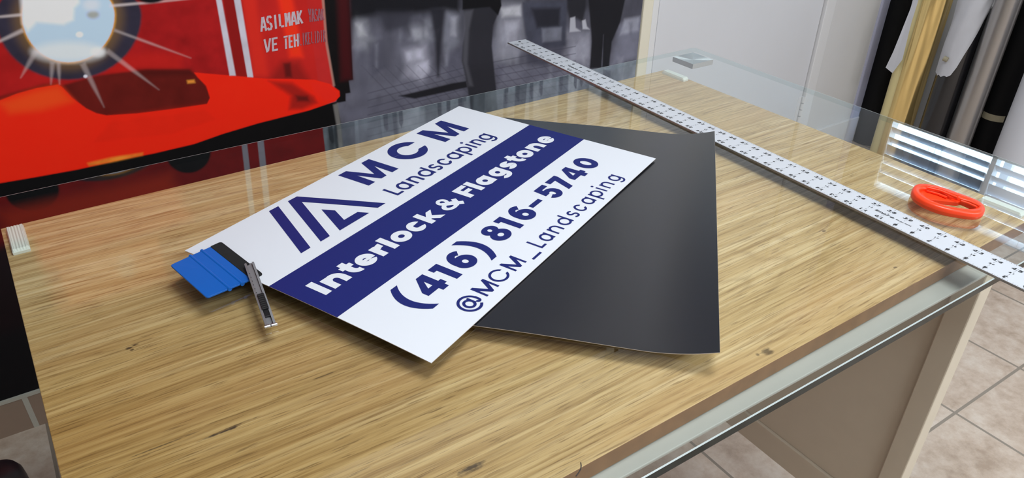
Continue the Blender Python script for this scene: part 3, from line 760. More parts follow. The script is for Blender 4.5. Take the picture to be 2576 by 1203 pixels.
    if ch == '6': return ringp(c, y + H * .345, R, H * .36, R - w, H * .36 - w * .85) + ringp(x + R * 1.12, y + H * .5, R * 1.12, H * .52, R * 1.12 - w, H * .52 - w * .85, 52, 190)
    if ch == '9': return [[(2 * c - p[0], 2 * y + H - p[1]) for p in q] for q in glyph('6', x, y, H, xh, w, wd)]
    if ch == '7': return [[(x, y + H - w * .85), (x + wd * .9, y + H - w * .85), (x + wd, y + H * .82), (x + wd, y + H), (x, y + H)], [(x + wd * .1, y), (x + wd * .1 + w * 1.06, y), (x + wd, y + H * .83), (x + wd * .96, y + H * .9), (x + wd * .55, y + H * .82)]]
    if ch == '8': return ringp(c, y + H * .755, R * .84, H * .265, R * .84 - w * .92, H * .265 - w * .62) + ringp(c, y + H * .315, R, H * .335, R - w, H * .335 - w * .8)
    if ch == '-': return rect(x, y + H * .36, x + wd, y + H * .36 + w * .72)
    if ch in '()':
        n = 14; out = []
        mir = (lambda p: p) if ch == '(' else (lambda p: (2 * x + wd - p[0], p[1]))
        y0, y1 = y - .3 * H, y + 1.25 * H
        for i in range(n):
            q = []
            for s, rr in ((i / n, 0), ((i + 1) / n, 0), ((i + 1) / n, 1), (i / n, 1)):
                t = 2 * s - 1; bow = (1 - t * t)
                q.append(mir((x + wd - w * (1 - rr) - (wd - w) * bow * (1.0 if rr == 0 else 1.0), y0 + (y1 - y0) * s)))
            out.append(q)
        return out
    if ch == '@':
        g = ringp(c, y + H * .36, R, R, R - w, R - w, 0, 312)
        cc = (c - .03 * wd, y + H * .36); r2 = R * .52
        g += ringp(cc[0], cc[1], r2, r2 * 1.05, r2 - w, r2 * 1.05 - w) + rect(cc[0] + r2 - w * .9, cc[1] - r2 * .5, cc[0] + r2 + w * .05, cc[1] + r2 * 1.05)
        g += ringp(c + R * .73, cc[1] - r2 * .35, R * .27, r2 * .62, R * .27 - w, r2 * .62 - w, 180, 360) + rect(c + R - w, cc[1] - r2 * .35, c + R, cc[1] + .18 * R)
        return g
    return []
def fine(polys, step):
    """cut long polygons so that they can follow a gentle curve"""
    out = []
    for p in polys:
        if len(p) == 4 and step:
            l0 = max(math.dist(p[0], p[1]), math.dist(p[3], p[2])); l1 = max(math.dist(p[1], p[2]), math.dist(p[0], p[3]))
            a, b2 = max(1, math.ceil(l0 / step)), max(1, math.ceil(l1 / step))
            if a * b2 > 1:
                f_ = lambda s, t: tuple((p[0][i] * (1 - s) + p[1][i] * s) * (1 - t) + (p[3][i] * (1 - s) + p[2][i] * s) * t for i in (0, 1))
                for i in range(a):
                    for j in range(b2): out.append([f_(i / a, j / b2), f_((i + 1) / a, j / b2), f_((i + 1) / a, (j + 1) / b2), f_(i / a, (j + 1) / b2)])
                continue
        out.append(p)
    return out
def ccw(p):
    return p if sum(p[i][0] * p[(i + 1) % len(p)][1] - p[(i + 1) % len(p)][0] * p[i][1] for i in range(len(p))) > 0 else p[::-1]
def print_polys(mb, polys, fn, mat, step=1.5):
    # overlapping strokes get a hair of height each, so that no two printed faces coincide
    for i, p in enumerate(polys):
        lift = .0007 * (i % 40)
        for q in fine([p], step): mb.face([(a, b2, c + lift) for a, b2, c in (fn(u, v) for u, v in ccw(q))], mat)

# stencilled warning on the tram: letters set on two rising lines
mbL, mbD = MB(), MB()
STEN = {'A': [[(0, 0), (.42, 1)], [(.58, 1), (1, 0)], [(.25, .3), (.75, .3)]], 'S': [[(.95, .82), (.72, .95), (.3, .95), (.1, .78), (.16, .6), (.45, .52)], [(.55, .48), (.84, .4), (.92, .22), (.7, .05), (.3, .05), (.05, .18)]], 'I': [[(.5, 0), (.5, 1)]], 'L': [[(.15, 1), (.15, .12)], [(.3, .08), (.95, .08)]],
        'M': [[(.1, 0), (.1, 1)], [(.2, .95), (.5, .4), (.8, .95)], [(.9, 0), (.9, 1)]], 'K': [[(.12, 0), (.12, 1)], [(.3, .5), (.9, 1)], [(.35, .5), (.95, 0)]], 'Y': [[(.05, 1), (.45, .5)], [(.95, 1), (.55, .5)], [(.5, .42), (.5, 0)]], 'V': [[(.02, 1), (.44, 0)], [(.98, 1), (.56, .08)]],
        'E': [[(.12, 0), (.12, 1)], [(.28, .93), (.95, .93)], [(.28, .5), (.8, .5)], [(.28, .07), (.95, .07)]], 'T': [[(.0, .93), (1, .93)], [(.5, .8), (.5, 0)]], 'H': [[(.1, 0), (.1, 1)], [(.9, 0), (.9, 1)], [(.22, .5), (.78, .5)]], 'D': [[(.12, 0), (.12, 1)], [(.3, .95), (.8, .8), (.92, .5), (.8, .2), (.3, .05)]], 'R': [[(.12, 0), (.12, 1)], [(.3, .95), (.85, .8), (.3, .5)], [(.4, .45), (.95, 0)]]}
def sten_line(word, x0, y0, x1, y1, h0, h1, wpx, mb, mat, slant=.08):
    n = len(word)
    for i, ch in enumerate(word):
        a0, a1 = (i + .1) / n, (i + .88) / n
        def fn(u, v):
            s = a0 + (a1 - a0) * u; h = h0 + (h1 - h0) * s
            q = on_y(x0 + (x1 - x0) * s - slant * h * v, y0 + (y1 - y0) * s - h * v, WALL)
            return (q[0], WALL - .06, q[2])
        wu = wpx / abs(x1 - x0) * n / .78
        for st in STEN[ch]:
            # stroke width is kept even by drawing in pixels of the letter box
            bx = abs(x1 - x0) / n * .78; pts = [(u * bx, v * h0) for u, v in st]
            for q in strk(pts, wpx):
                k_s = len(mb.f) % 50 * .0012
                mb.face([(a, b2 - k_s, c) for a, b2, c in (fn(u / bx, v / h0) for u, v in ccw(q))], mat)
sten_line('ASILMAK', 656, 80, 763, 58, 36, 33, 5.2, mbL, 'letter'); sten_line('VE', 664, 133, 702, 126, 34, 34, 5.0, mbL, 'letter', .04); sten_line('TEH', 713, 124, 752, 116, 33, 32, 4.6, mbL, 'letter', .04)
sten_line('YASAK', 776, 56, 816, 50, 34, 28, 3.0, mbD, 'letter_dim', .05); sten_line('LIKELIDIR', 752, 116, 820, 104, 32, 30, 2.4, mbD, 'letter_dim', .04)
mbL.build('lettering', mural)
tag(mbD.build('lettering', mural), 'faded smaller stencil letters at the tram\'s edge')

# ------------------------------------------------------------------ the desk
WA = .0166
def wood(x, y, z=0): return (math.cos(WA) * x - math.sin(WA) * y, math.sin(WA) * x + math.cos(WA) * y, z)
WL, WR, WF, WN = -109.96, 16.21, -29.65, -107.41
WT = -1.8
desk = thing('desk', (-46, -69, FLOOR), 'office desk with a light oak board on a taupe steel frame below the glass sheet', 'desk')
mb = MB()
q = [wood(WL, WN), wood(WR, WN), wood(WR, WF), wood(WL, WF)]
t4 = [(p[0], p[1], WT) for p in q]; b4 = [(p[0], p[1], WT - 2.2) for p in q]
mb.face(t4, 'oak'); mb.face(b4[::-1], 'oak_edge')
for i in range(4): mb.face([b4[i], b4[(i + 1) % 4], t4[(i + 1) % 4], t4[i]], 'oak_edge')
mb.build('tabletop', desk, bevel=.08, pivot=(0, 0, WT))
ZR = WT - 2.25
def bar(x0, x1, y0, y1, z0, z1, mat='frame', bev=.15):
    mb = MB(); mb.box(x0, x1, y0, y1, z0, z1, mat); return mb
LX0, LX1 = .6, 3.8
for x0, x1 in ((LX0, LX1), (-101.0, -97.8)):
    for y0, y1 in ((-110.1, -106.6), (-35.0, -31.5)):
        bar(x0, x1, y0, y1, FLOOR, ZR - .05).build('leg', desk, bevel=.2)
    bar(x0, x1, -106.5, -35.1, ZR - 3.2, ZR - .05).build('top_rail', desk, bevel=.15)
    xi = x0 + .9
    bar(xi, xi + 1.4, -106.5, -35.1, -55.4, ZR - 3.3).build('end_panel', desk)
    bar(x0 + .3, x0 + 2.7, -106.5, -35.1, -61.4, -55.45).build('bottom_rail', desk, bevel=.2)
bar(-97.7, LX0 - .1, -110.1, -106.8, ZR - .45, ZR - .02, 'frame_toplit').build('front_rail', desk, bevel=.12)
bar(-97.7, LX0 - .1, -34.8, -31.6, ZR - 3.2, ZR - .02).build('back_rail', desk, bevel=.12)

# glass sheet
GX0, GX1, GY0, GY1 = -128.0, 29.8, -113.73, -25.05
def rounded(x0, x1, y0, y1, r, n=6):
    o = []
    for cx, cy, a in ((x1 - r, y1 - r, 0), (x0 + r, y1 - r, 90), (x0 + r, y0 + r, 180), (x1 - r, y0 + r, 270)):
        for i in range(n + 1):
            t = math.radians(a + 90 * i / n); o.append((cx + r * math.cos(t), cy + r * math.sin(t)))
    return o
mb = MB()
oi = rounded(GX0 + .17, GX1 - .17, GY0 + .17, GY1 - .17, .67); oo = rounded(GX0, GX1, GY0, GY1, .84); n = len(oi)
mb.face([(x, y, 0) for x, y in oi], 'glass'); mb.face([(x, y, -1.0) for x, y in reversed(oo)], 'glass_under')
mb.loft([[(x, y, -1.0) for x, y in oo], [(x, y, -.035) for x, y in oo]], 'glass_edge', caps=False)
mb.loft([[(x, y, -.035) for x, y in oo], [(x, y, 0) for x, y in oi]], 'glass_rim', caps=False, smooth=False)
glass = mb.build('glass_sheet', org=(-49, -69, -1.0))
tag(glass, 'clear glass sheet with dark green edge lying over the oak desk', 'glass sheet')
mb = MB(); cx, cy, h = 26.2, -28.4, 3.15
P = [(cx - h, cy - h), (cx + h, cy - h), (cx + h, cy + h), (cx - h, cy + h)]
zt = -1.03
for i in range(4):
    a, b2 = P[i], P[(i + 1) % 4]; md = ((a[0] + b2[0]) / 2, (a[1] + b2[1]) / 2)
    mb.face([(a[0], a[1], zt), (md[0], md[1], zt), (cx, cy, zt - .4)], 'chrome'); mb.face([(md[0], md[1], zt), (b2[0], b2[1], zt), (cx, cy, zt - .4)], 'chrome')
    mb.face([(a[0], a[1], zt - 1.1), (b2[0], b2[1], zt - 1.1), (b2[0], b2[1], zt), (a[0], a[1], zt)], 'chrome')
mb.face([(x, y, zt - 1.1) for x, y in reversed(P)], 'chrome')
M['chrome'] and tag(mb.build('mounting_pad', glass, pivot=(cx, cy, zt)), 'square brushed metal pad glued under the corner')

# spacers between board and glass
def spacer(x0, y0, x1, y1, w, label, ribs):
    """bar from (x0,y0) to (x1,y1): ribbed top, chamfered ends"""
    L = math.dist((x0, y0), (x1, y1)); a = np.array([(x1 - x0) / L, (y1 - y0) / L, 0]); b2 = np.array([-a[1], a[0], 0])
    mb = MB(); n = 31; z0, z1 = WT + .01, -1.02
    prof = []
    for i in range(n):
        t = -1 + 2 * i / (n - 1); zz = z1 - (.10 * (math.sin(t * math.pi * ribs) ** 2) if ribs and abs(t) < .8 else 0)
        if abs(t) > .86: zz = z1 - (abs(t) - .86) / .14 * (z1 - z0) * .45
        prof.append((t * w / 2, zz))
    prof = [(-w / 2, z0)] + prof + [(w / 2, z0)]
    c0 = np.array([x0, y0, 0.0])
    rings = []
    for s, k_ in ((0, 0), (.35, 1), (L - .35, 1), (L, 0)):
        rings.append([tuple(c0 + a * s + b2 * u * (1 if k_ else .94) + np.array([0, 0, (z if k_ else min(z, z0 + .35))])) for u, z in prof])
    mb.loft(rings, 'spacer', smooth=False)
    o = mb.build('spacer', org=(x0, y0, z0)); return tag(o, label, 'spacer')
spacer(-107.75, -32.7, -107.6, -40.2, 2.1, 'white ribbed spacer strip on the oak board near the tram end of the mural', 3)
spacer(15.2, -30.9, 15.35, -37.2, 1.5, 'white spacer strip on the oak board next to the square metal pad', 0)
spacer(15.6, -99.9, 15.75, -106.2, 1.5, 'white spacer strip on the oak board beside the orange cutter', 0)

# ------------------------------------------------------------------ black magnetic sheet, curled along its free long side
ba = math.radians(44); be = np.array([-math.cos(ba), -math.sin(ba), 0]); bn = np.array([math.sin(ba), -math.cos(ba), 0])
BE0, BE1, BN0, BN1 = 48.6, 108.93, 3.0, 42.6
def black_z(n_):
    z = .05 + .14 * math.exp(-((n_ - 23) / 7) ** 2)
    if n_ > 34.5: z += .0195 * (n_ - 34.5) ** 2
    return z
mb = MB(); NN, NE = 60, 14; th_ = .07
def bpt(i, j, up):
    nn = BN0 + (BN1 - BN0) * i / NN; ee = BE0 + (BE1 - BE0) * j / NE
    p = be * ee + bn * nn
    s = (black_z(nn + .05) - black_z(nn - .05)) / .1; l = math.hypot(1, s)
    o = np.array([0, 0, black_z(nn)]) + (bn * (-s / l) + np.array([0, 0, 1 / l])) * (th_ if up else 0)
    return tuple(p + o)
for up in (1, 0):
    vs = [bpt(i, j, up) for i in range(NN + 1) for j in range(NE + 1)]
    fs = [(i * (NE + 1) + j, i * (NE + 1) + j + 1, (i + 1) * (NE + 1) + j + 1, (i + 1) * (NE + 1) + j) for i in range(NN) for j in range(NE)]
    if up: fs = [f[::-1] for f in fs] if np.cross(bn, be)[2] > 0 else fs
    mb.mesh(vs, fs, 'magnet' if up else 'sign_white', True)
for j0 in (0, NE):
    for i in range(NN): mb.face([bpt(i, j0, 0), bpt(i + 1, j0, 0), bpt(i + 1, j0, 1), bpt(i, j0, 1)], 'magnet_edge')
for i0 in (0, NN):
    for j in range(NE): mb.face([bpt(i0, j, 0), bpt(i0, j + 1, 0), bpt(i0, j + 1, 1), bpt(i0, j, 1)], 'magnet_edge')
pc = be * 79 + bn * 23
tag(mb.build('magnetic_sheet', org=(pc[0], pc[1], .03)), 'plain black magnetic sheet under the printed sign, its free edge curling up', 'magnetic sheet')

# ------------------------------------------------------------------ white printed sign
SW, SH = 60.5, 39.6
S_O = on_z(1085, 915, .36); S_R = on_z(1650, 400, .46); S_T = on_z(465, 632, .5); S_TR = on_z(1155, 268, .42)
def sign_pt(s, t, h=0.0):
    a, b2 = s / SW, t / SH
    p = (S_O * (1 - a) + S_R * a) * (1 - b2) + (S_T * (1 - a) + S_TR * a) * b2
    z = p[2] + .45 * (1 - a) ** 2 * (1 - (2 * b2 - 1) ** 2)
    return (p[0], p[1], z + h)
mb = MB()
ss = np.linspace(0, SW, 25); tt = sorted(set(list(np.linspace(0, SH, 17)) + [13.24, 24.15]))
for i in range(len(ss) - 1):
    for j in range(len(tt) - 1):
        mat = 'sign_blue' if tt[j] >= 13.2 and tt[j + 1] <= 24.2 else 'sign_white'
        mb.face([sign_pt(ss[i], tt[j], .08), sign_pt(ss[i + 1], tt[j], .08), sign_pt(ss[i + 1], tt[j + 1], .08), sign_pt(ss[i], tt[j + 1], .08)], mat)
        mb.face([sign_pt(ss[i], tt[j + 1]), sign_pt(ss[i + 1], tt[j + 1]), sign_pt(ss[i + 1], tt[j]), sign_pt(ss[i], tt[j])], 'magnet')
for i in range(len(ss) - 1):
    for t in (0, SH): mb.face([sign_pt(ss[i], t), sign_pt(ss[i + 1], t), sign_pt(ss[i + 1], t, .08), sign_pt(ss[i], t, .08)], 'magnet_edge')
for j in range(len(tt) - 1):
    for s in (0, SW): mb.face([sign_pt(s, tt[j]), sign_pt(s, tt[j + 1]), sign_pt(s, tt[j + 1], .08), sign_pt(s, tt[j], .08)], 'magnet_edge')
sign = mb.build('magnetic_sign', org=tuple(sign_pt(30, 20)))
tag(sign, 'white magnetic vehicle sign with navy landscaping lettering and a navy band', 'sign')
ink = lambda s, t: sign_pt(s, t, .10)
# emblem: two slanted strokes and an arrow-like corner
mb = MB()
def quad_lines(a, b2, c_, d): return [[a, b2, c_, d]]
em = [[(13.08, 38.46), (14.81, 38.46), (9.11, 26.42), (7.44, 26.42)],
      [(16.6, 38.42), (18.34, 38.42), (17.52, 36.58), (17.0, 37.2)][:0] or [(16.60, 38.42), (10.95, 26.42), (12.65, 26.42), (17.52, 36.58)],
      [(16.60, 38.42), (17.52, 36.58), (18.34, 38.42)], [(18.34, 38.42), (17.52, 36.58), (22.17, 26.33), (23.85, 26.33)],
      [(17.40, 32.61), (14.46, 26.35), (16.93, 27.87), (18.24, 30.79)], [(14.46, 26.35), (20.36, 26.35), (19.65, 27.87), (16.93, 27.87)]]
print_polys(mb, em, ink, 'sign_blue'); mb.build('emblem', sign)
mb = MB(); g = []
MG = [(0, 0), (0, 6.19), (1.75, 6.2), (3.42, 1.87), (5.25, 6.2), (7.0, 6.18), (7.0, 0), (5.45, 0), (5.55, 3.75), (4.1, 0), (2.85, 0), (1.55, 3.7), (1.47, 0)]
for x0 in (26.7, 45.98):
    T_ = lambda p: (x0 + p[0], 32.02 + p[1])
    for tri in ((12, 11, 1, 0), (11, 2, 1), (11, 10, 3, 2), (10, 9, 3), (9, 8, 4, 3), (8, 5, 4), (8, 7, 6, 5)): g.append([T_(MG[i]) for i in tri])
ao, ai = math.degrees(math.asin(1.08 / 3.24)), math.degrees(math.asin(1.08 / 1.72))
g += ringp(39.75, 35.1, 3.38, 3.24, 1.80, 1.72, ao, 360 - ao, ai, 360 - ai, n=60)
print_polys(mb, g, ink, 'sign_blue'); mb.build('name_lettering', sign)
def text(word, xs, y, H, xh, w, mb, mat, fn, step=1.5):
    for ch, (a, b2) in zip(word, xs): print_polys(mb, glyph(ch, a, y, H, xh, w, b2 - a), fn, mat, step)
mb = MB()
text('Landscaping', [(26.68, 28.2), (28.45, 30.65), (31.3, 33.2), (33.65, 36.1), (36.6, 38.2), (38.65, 40.8), (41.2, 43.6), (44.2, 46.5), (47.0, 47.48), (48.15, 50.05), (50.45, 52.75)], 26.38, 3.0, 2.38, .47, mb, 'sign_blue', ink)
mb.build('service_lettering', sign)
mb = MB()
text('Interlock', [(2.42, 3.46), (4.0, 6.96), (7.25, 9.2), (9.45, 12.35), (12.76, 14.68), (15.0, 16.05), (16.42, 19.45), (19.75, 22.4), (22.87, 26.05)], 17.27, 3.37, 2.6, 1.03, mb, 'sign_white', ink)
text('&', [(27.0, 31.05)], 17.25, 3.37, 2.6, 1.0, mb, 'sign_white', ink)
text('Flagstone', [(32.14, 34.68), (34.97, 36.05), (36.45, 39.4), (39.95, 42.88), (43.3, 45.75), (46.05, 48.0), (48.15, 51.15), (51.6, 54.6), (55.05, 58.0)], 17.22, 3.42, 2.6, 1.03, mb, 'sign_white', ink)
mb.build('band_lettering', sign)
mb = MB()
text('(416)', [(6.1, 8.73), (9.2, 12.85), (13.44, 15.23), (16.2, 19.45), (19.88, 22.5)], 6.67, 4.08, 3, 1.2, mb, 'sign_blue', ink)
text('816-5740', [(24.25, 27.6), (28.2, 29.95), (30.95, 34.2), (34.8, 37.55), (38.85, 41.95), (42.62, 45.5), (46.05, 49.7), (50.55, 54.1)], 6.65, 4.05, 3, 1.16, mb, 'sign_blue', ink)
mb.build('phone_lettering', sign)
mb = MB()
text('@MCM_', [(9.25, 12.4), (13.14, 15.86), (16.25, 19.0), (19.6, 22.32), (23.2, 25.27)], 1.65, 2.46, 1.9, .36, mb, 'sign_blue', ink)
text('Landscaping', [(26.16, 27.43), (27.95, 29.8), (30.54, 32.35), (33.0, 35.05), (35.9, 37.2), (37.85, 39.6), (40.3, 42.2), (42.9, 44.95), (45.45, 45.83), (46.6, 48.35), (49.2, 51.1)], 1.6, 2.5, 1.9, .36, mb, 'sign_blue', ink)
mb.build('handle_lettering', sign)

# ------------------------------------------------------------------ ruler
RS = (51.8229 - .32) / 51.8229
r_org = np.array([CAM_C[0] * (1 - RS), CAM_C[1] * (1 - RS)])
RPH = -1.5868; RU = np.array([math.cos(RPH), math.sin(RPH)]); RV = np.array([math.sin(RPH), -math.cos(RPH)])
INCH = 2.54 * RS; RWID = 5.08 * RS; RT = .32
def rul(u, v, h=0.0):
    p = r_org + RU * u + RV * v; return (p[0], p[1], h)
mb = MB(); RLEN = 48 * INCH; zb = .04
top = [rul(-.0, .06, RT), rul(0, RWID - .06, RT), rul(RLEN, RWID - .06, RT), rul(RLEN, .06, RT)]
bot = [rul(0, 0, zb), rul(0, RWID, zb), rul(RLEN, RWID, zb), rul(RLEN, 0, zb)]
nrm = lambda f_: f_
mb.face(top, 'ruler'); mb.face(bot[::-1], 'ruler_side')
for i in range(4): mb.face([bot[i], bot[(i + 1) % 4], top[(i + 1) % 4], top[i]], 'ruler_side')
ruler = mb.build('ruler', org=rul(RLEN / 2, RWID / 2, .02))
tag(ruler, 'long aluminium ruler with inch marks lying across the glass, its far end overhanging', 'ruler')
mb = MB(); zi = RT + .012
for i in range(1, 48 * 16):
    u = i * INCH / 16
    l = .62 if i % 16 == 0 else (.42 if i % 8 == 0 else (.32 if i % 4 == 0 else (.24 if i % 2 == 0 else .17)))
    hw_ = .018 if i % 16 else .024
    mb.face([rul(u - hw_, .1, zi), rul(u - hw_, l, zi), rul(u + hw_, l, zi), rul(u + hw_, .1, zi)], 'ink')
    mb.face([rul(u - hw_, RWID - l, zi), rul(u - hw_, RWID - .1, zi), rul(u + hw_, RWID - .1, zi), rul(u + hw_, RWID - l, zi)], 'ink')
for i in range(1, 48):
    u = i * INCH
    for v0, v1 in ((.9, 1.75), (1.95, 2.25), (2.95, 3.3), (3.45, 4.35)): mb.face([rul(u - .02, v0, zi), rul(u - .02, v1, zi), rul(u + .02, v1, zi), rul(u + .02, v0, zi)], 'ink')
tag(mb.build('graduation_marks', ruler), kind=None)
mb = MB()
def num(mb, s, uc, vc, H, wd, w, gap, flip=False, mat='ink', shear=0.12):
    n = len(s); tot = n * wd + (n - 1) * gap
    for i, ch in enumerate(s):
        one = ch == '1'
        for jp, p in enumerate(glyph(ch, -tot / 2 + i * (wd + gap) + (wd * .24 if one else 0), -H / 2, H, H * .75, w, wd * (.58 if one else 1))):
            zl = zi + .004 + .0006 * (jp % 30)
            q = [(a + shear * b2, b2) for a, b2 in ccw(p)]
            if flip: q = [(-a, -b2) for a, b2 in q]
            mb.face([rul(uc + a, vc - b2, zl) for a, b2 in q], mat)
for i in range(1, 48):
    u = i * INCH
    num(mb, str(i), u, 1.25, .58, .50, .17, .30 if i > 9 else 0)
    num(mb, str(48 - i), u, 4.16, .58, .50, .17, .30 if 48 - i > 9 else 0, True)
    if i not in (38, 39, 9, 10): num(mb, str(abs(i - 24)), u, 2.62, .3 if i != 24 else .5, .28 if i != 24 else .5, .09, .1)
mb.build('numerals', ruler)
for u0 in (37.35 * INCH, 8.15 * INCH):
    mb = MB(); x = u0
    for ch, wd in (('E', .42), ('m', .66), ('p', .42), ('i', .13), ('r', .3), ('e', .62)):
        for p in glyph(ch, 0, 0, .5, .40, .13, wd): mb.face([rul(x + a + .2 * b2, 2.95 - b2, zi + .004) for a, b2 in ccw(p)], 'ink')
        x += wd + .08
    x += .25
    for ch, wd in (('M', .26), ('o', .2), ('d', .2), ('e', .2), ('l', .06), (' ', .12), ('4', .2), ('0', .2), ('0', .2), ('4', .2)):
        for p in glyph(ch, 0, 0, .27, .2, .065, wd): mb.face([rul(x + a + .2 * b2, 2.85 - b2, zi + .004) for a, b2 in ccw(p)], 'ink')
        x += wd + .05
    mb.build('maker_mark', ruler)
mb = MB(); mb.mesh([rul(.95 + .32 * math.cos(t * math.pi / 10), 2.35 + .32 * math.sin(t * math.pi / 10), zi) for t in range(20)], [tuple(range(20))], 'ink'); mb.build('hanging_hole', ruler)

# ------------------------------------------------------------------ orange ring cutter
OC = np.array([5.6, -99.7])
outl_px = [(545, 290), (560, 225), (600, 185), (660, 172), (760, 172), (900, 192), (1100, 250), (1270, 320), (1420, 372), (1560, 425), (1640, 485), (1672, 545), (1655, 605), (1590, 640), (1480, 640), (1300, 612), (1100, 578), (900, 520), (730, 450), (600, 370)]
in_px = [(672, 262), (700, 238), (780, 228), (900, 262), (1060, 330), (1230, 362), (1330, 405), (1470, 465), (1552, 505), (1530, 532), (1400, 545), (1200, 522), (1000, 478), (850, 415), (740, 345), (690, 302)]
def pxz(pts, z): return [tuple(on_z(2200 + a * .16622, 440 + b2 * .16622, z)[:2]) for a, b2 in pts]
def resample(P, n):
    P = [np.array(p) for p in P]; P.append(P[0]); d = [0]
    for i in range(1, len(P)): d.append(d[-1] + np.linalg.norm(P[i] - P[i - 1]))
    out = []
    for s in np.linspace(0, d[-1], n, endpoint=False):
        i = max(j for j in range(len(d)) if d[j] <= s + 1e-9); i = min(i, len(P) - 2)
        t = (s - d[i]) / (d[i + 1] - d[i]); out.append(P[i] * (1 - t) + P[i + 1] * t)
    for _ in range(3): out = [(out[i - 1] + 2 * out[i] + out[(i + 1) % n]) / 4 for i in range(n)]
    return np.array(out)
def start_at(P, c):
    a = [math.atan2(p[1] - c[1], p[0] - c[0]) for p in P]; k_ = int(np.argmin(np.abs(np.array(a)))); P = np.roll(P, -k_, 0)
    ar = sum(P[i][0] * P[(i + 1) % len(P)][1] - P[(i + 1) % len(P)][0] * P[i][1] for i in range(len(P)))
    return P if ar > 0 else np.roll(P[::-1], 1, 0)
cutter = thing('safety_cutter', (5.6, -99.7, .02), 'orange plastic ring shaped safety cutter lying on the glass beside the ruler', 'cutter')
Po, Pi = resample(pxz(outl_px, .75), 72), resample(pxz(in_px, .9), 72)
oc = Pi.mean(0); Po, Pi = start_at(Po, oc), start_at(Pi, oc)
mb = MB(); rings = []
for a_ in np.linspace(0, 2 * math.pi, 17)[:-1]:
    t = .5 + .5 * math.cos(a_) * (abs(math.cos(a_)) ** -.25 if abs(math.cos(a_)) > .05 else 1); t = min(1, max(0, t)); z = .72 + .68 * math.copysign(abs(math.sin(a_)) ** .7, math.sin(a_))
    rings.append([(Pi[i][0] * (1 - t) + Po[i][0] * t, Pi[i][1] * (1 - t) + Po[i][1] * t, z) for i in range(72)])
rings.append(rings[0]); mb.loft(rings, 'orange', caps=False); mb.build('ring_handle', cutter)
mb = MB()
web = pxz([(660, 255), (780, 215), (900, 250), (1080, 335), (1250, 350), (1330, 400), (1260, 420), (1060, 398), (820, 372), (740, 350), (680, 310)], .7)
mb.prism([tuple(p) for p in (web if sum(web[i][0] * web[(i + 1) % len(web)][1] - web[(i + 1) % len(web)][0] * web[i][1] for i in range(len(web))) > 0 else web[::-1])], lambda u, v, h: (u, v, h), .08, .75, 'orange'); mb.build('blade_web', cutter, bevel=.08)
mb = MB()
for pts in ([(800, 168), (1000, 215), (1268, 322)], [(790, 190), (1000, 240), (1255, 345)]):
    P = [tuple(on_z(2200 + a * .16622, 440 + b2 * .16622, 1.5)) for a, b2 in pts]; mb.tube(P, .17, 'orange', n=10)
P = [tuple(on_z(2200 + a * .16622, 440 + b2 * .16622, 1.45)) for a, b2 in ((1300, 365), (1450, 405), (1590, 470))]; mb.tube(P, .18, 'orange', n=10)
P = [tuple(on_z(2200 + a * .16622, 440 + b2 * .16622, 1.4)) for a, b2 in ((1310, 395), (1430, 435), (1550, 490))]; mb.tube(P, .16, 'orange', n=10)
P = [tuple(on_z(2200 + a * .16622, 440 + b2 * .16622, .95)) for a, b2 in ((790, 240), (960, 290), (1095, 345))]; mb.tube(P, .2, 'orange', n=10)
mb.build('grip_rib', cutter)

# ------------------------------------------------------------------ squeegee: blue blade with a black felt edge
q0, q1, q2, q3 = on_z(428, 668, 1.35), on_z(553, 611, 1.15), on_z(659, 693, .95), on_z(520, 750, 1.05)
sq = thing('squeegee', tuple(((q0 + q2) / 2)[:2]) + (.4,), 'blue plastic squeegee with black felt edge resting on the sign corner', 'squeegee')
def sqp(u, v, h=0.0):
    """u: 0 free blue edge .. 1 felt edge; v: 0 near .. 1 far"""
    p = (q3 * (1 - v) + q0 * v) * (1 - u) + (q2 * (1 - v) + q1 * v) * u
    return (p[0], p[1], p[2] + h)
def sq_outline(u0, u1, r0, r1):
    o = []; ar = .72
    for cu, cv, a, r in ((u1 - r1, 1 - r1 * ar, 0, r1), (u0 + r0, 1 - r0 * ar, 90, r0), (u0 + r0, r0 * ar, 180, r0), (u1 - r1, r1 * ar, 270, r1)):
        for i in range(6):
            t = math.radians(a + 18 * i); o.append((cu + r * math.cos(t), cv + r * ar * math.sin(t)))
    return o
mb = MB(); prof = sq_outline(0, .86, .05, .012)
mb.prism(prof, sqp, -.16, .06, 'blue'); mb.build('blade', sq, bevel=.05)
mb = MB()
for uc in (.40, .63):
    rings = []
    for v in np.linspace(-.012, 1.012, 14):
        rings.append([tuple(np.array(sqp(uc, v, -.05)) + .26 * math.cos(t * math.pi / 6) * (np.array(sqp(1, v)) - np.array(sqp(0, v))) / 7.2 + np.array([0, 0, .24 * math.sin(t * math.pi / 6)])) for t in range(12)])
    mb.loft(rings, 'blue')
    mb.mesh([sqp(uc - .20, 0.01, .062), sqp(uc + .0, 0.01, .10), sqp(uc + .0, .99, .10), sqp(uc - .20, .99, .062)], [(0, 1, 2, 3)], 'blue', True)
mb.build('stiffening_rib', sq)
mb = MB(); mb.prism(sq_outline(.80, 1.03, .02, .06), sqp, -.2, .13, 'felt'); mb.build('felt_edge', sq, bevel=.06)

# ------------------------------------------------------------------ snap-off knife across squeegee and glass
k0, k1_ = on_z(626, 660, 1.75), on_z(681, 817, .55)
ka = (k1_ - k0); KL = np.linalg.norm(ka); ka = ka / KL; kb = np.cross(np.array([0, 0, 1.0]), ka); kb /= np.linalg.norm(kb); kn = np.cross(ka, kb)
knife = thing('utility_knife', tuple(((k0 + k1_) / 2)[:2]) + (.3,), 'slim steel snap-off knife leaning across the squeegee and the sign edge', 'knife')
KW = 1.15
def kp(s, w, h=0.0): return tuple(k0 + ka * s + kb * w + kn * h)
mb = MB()
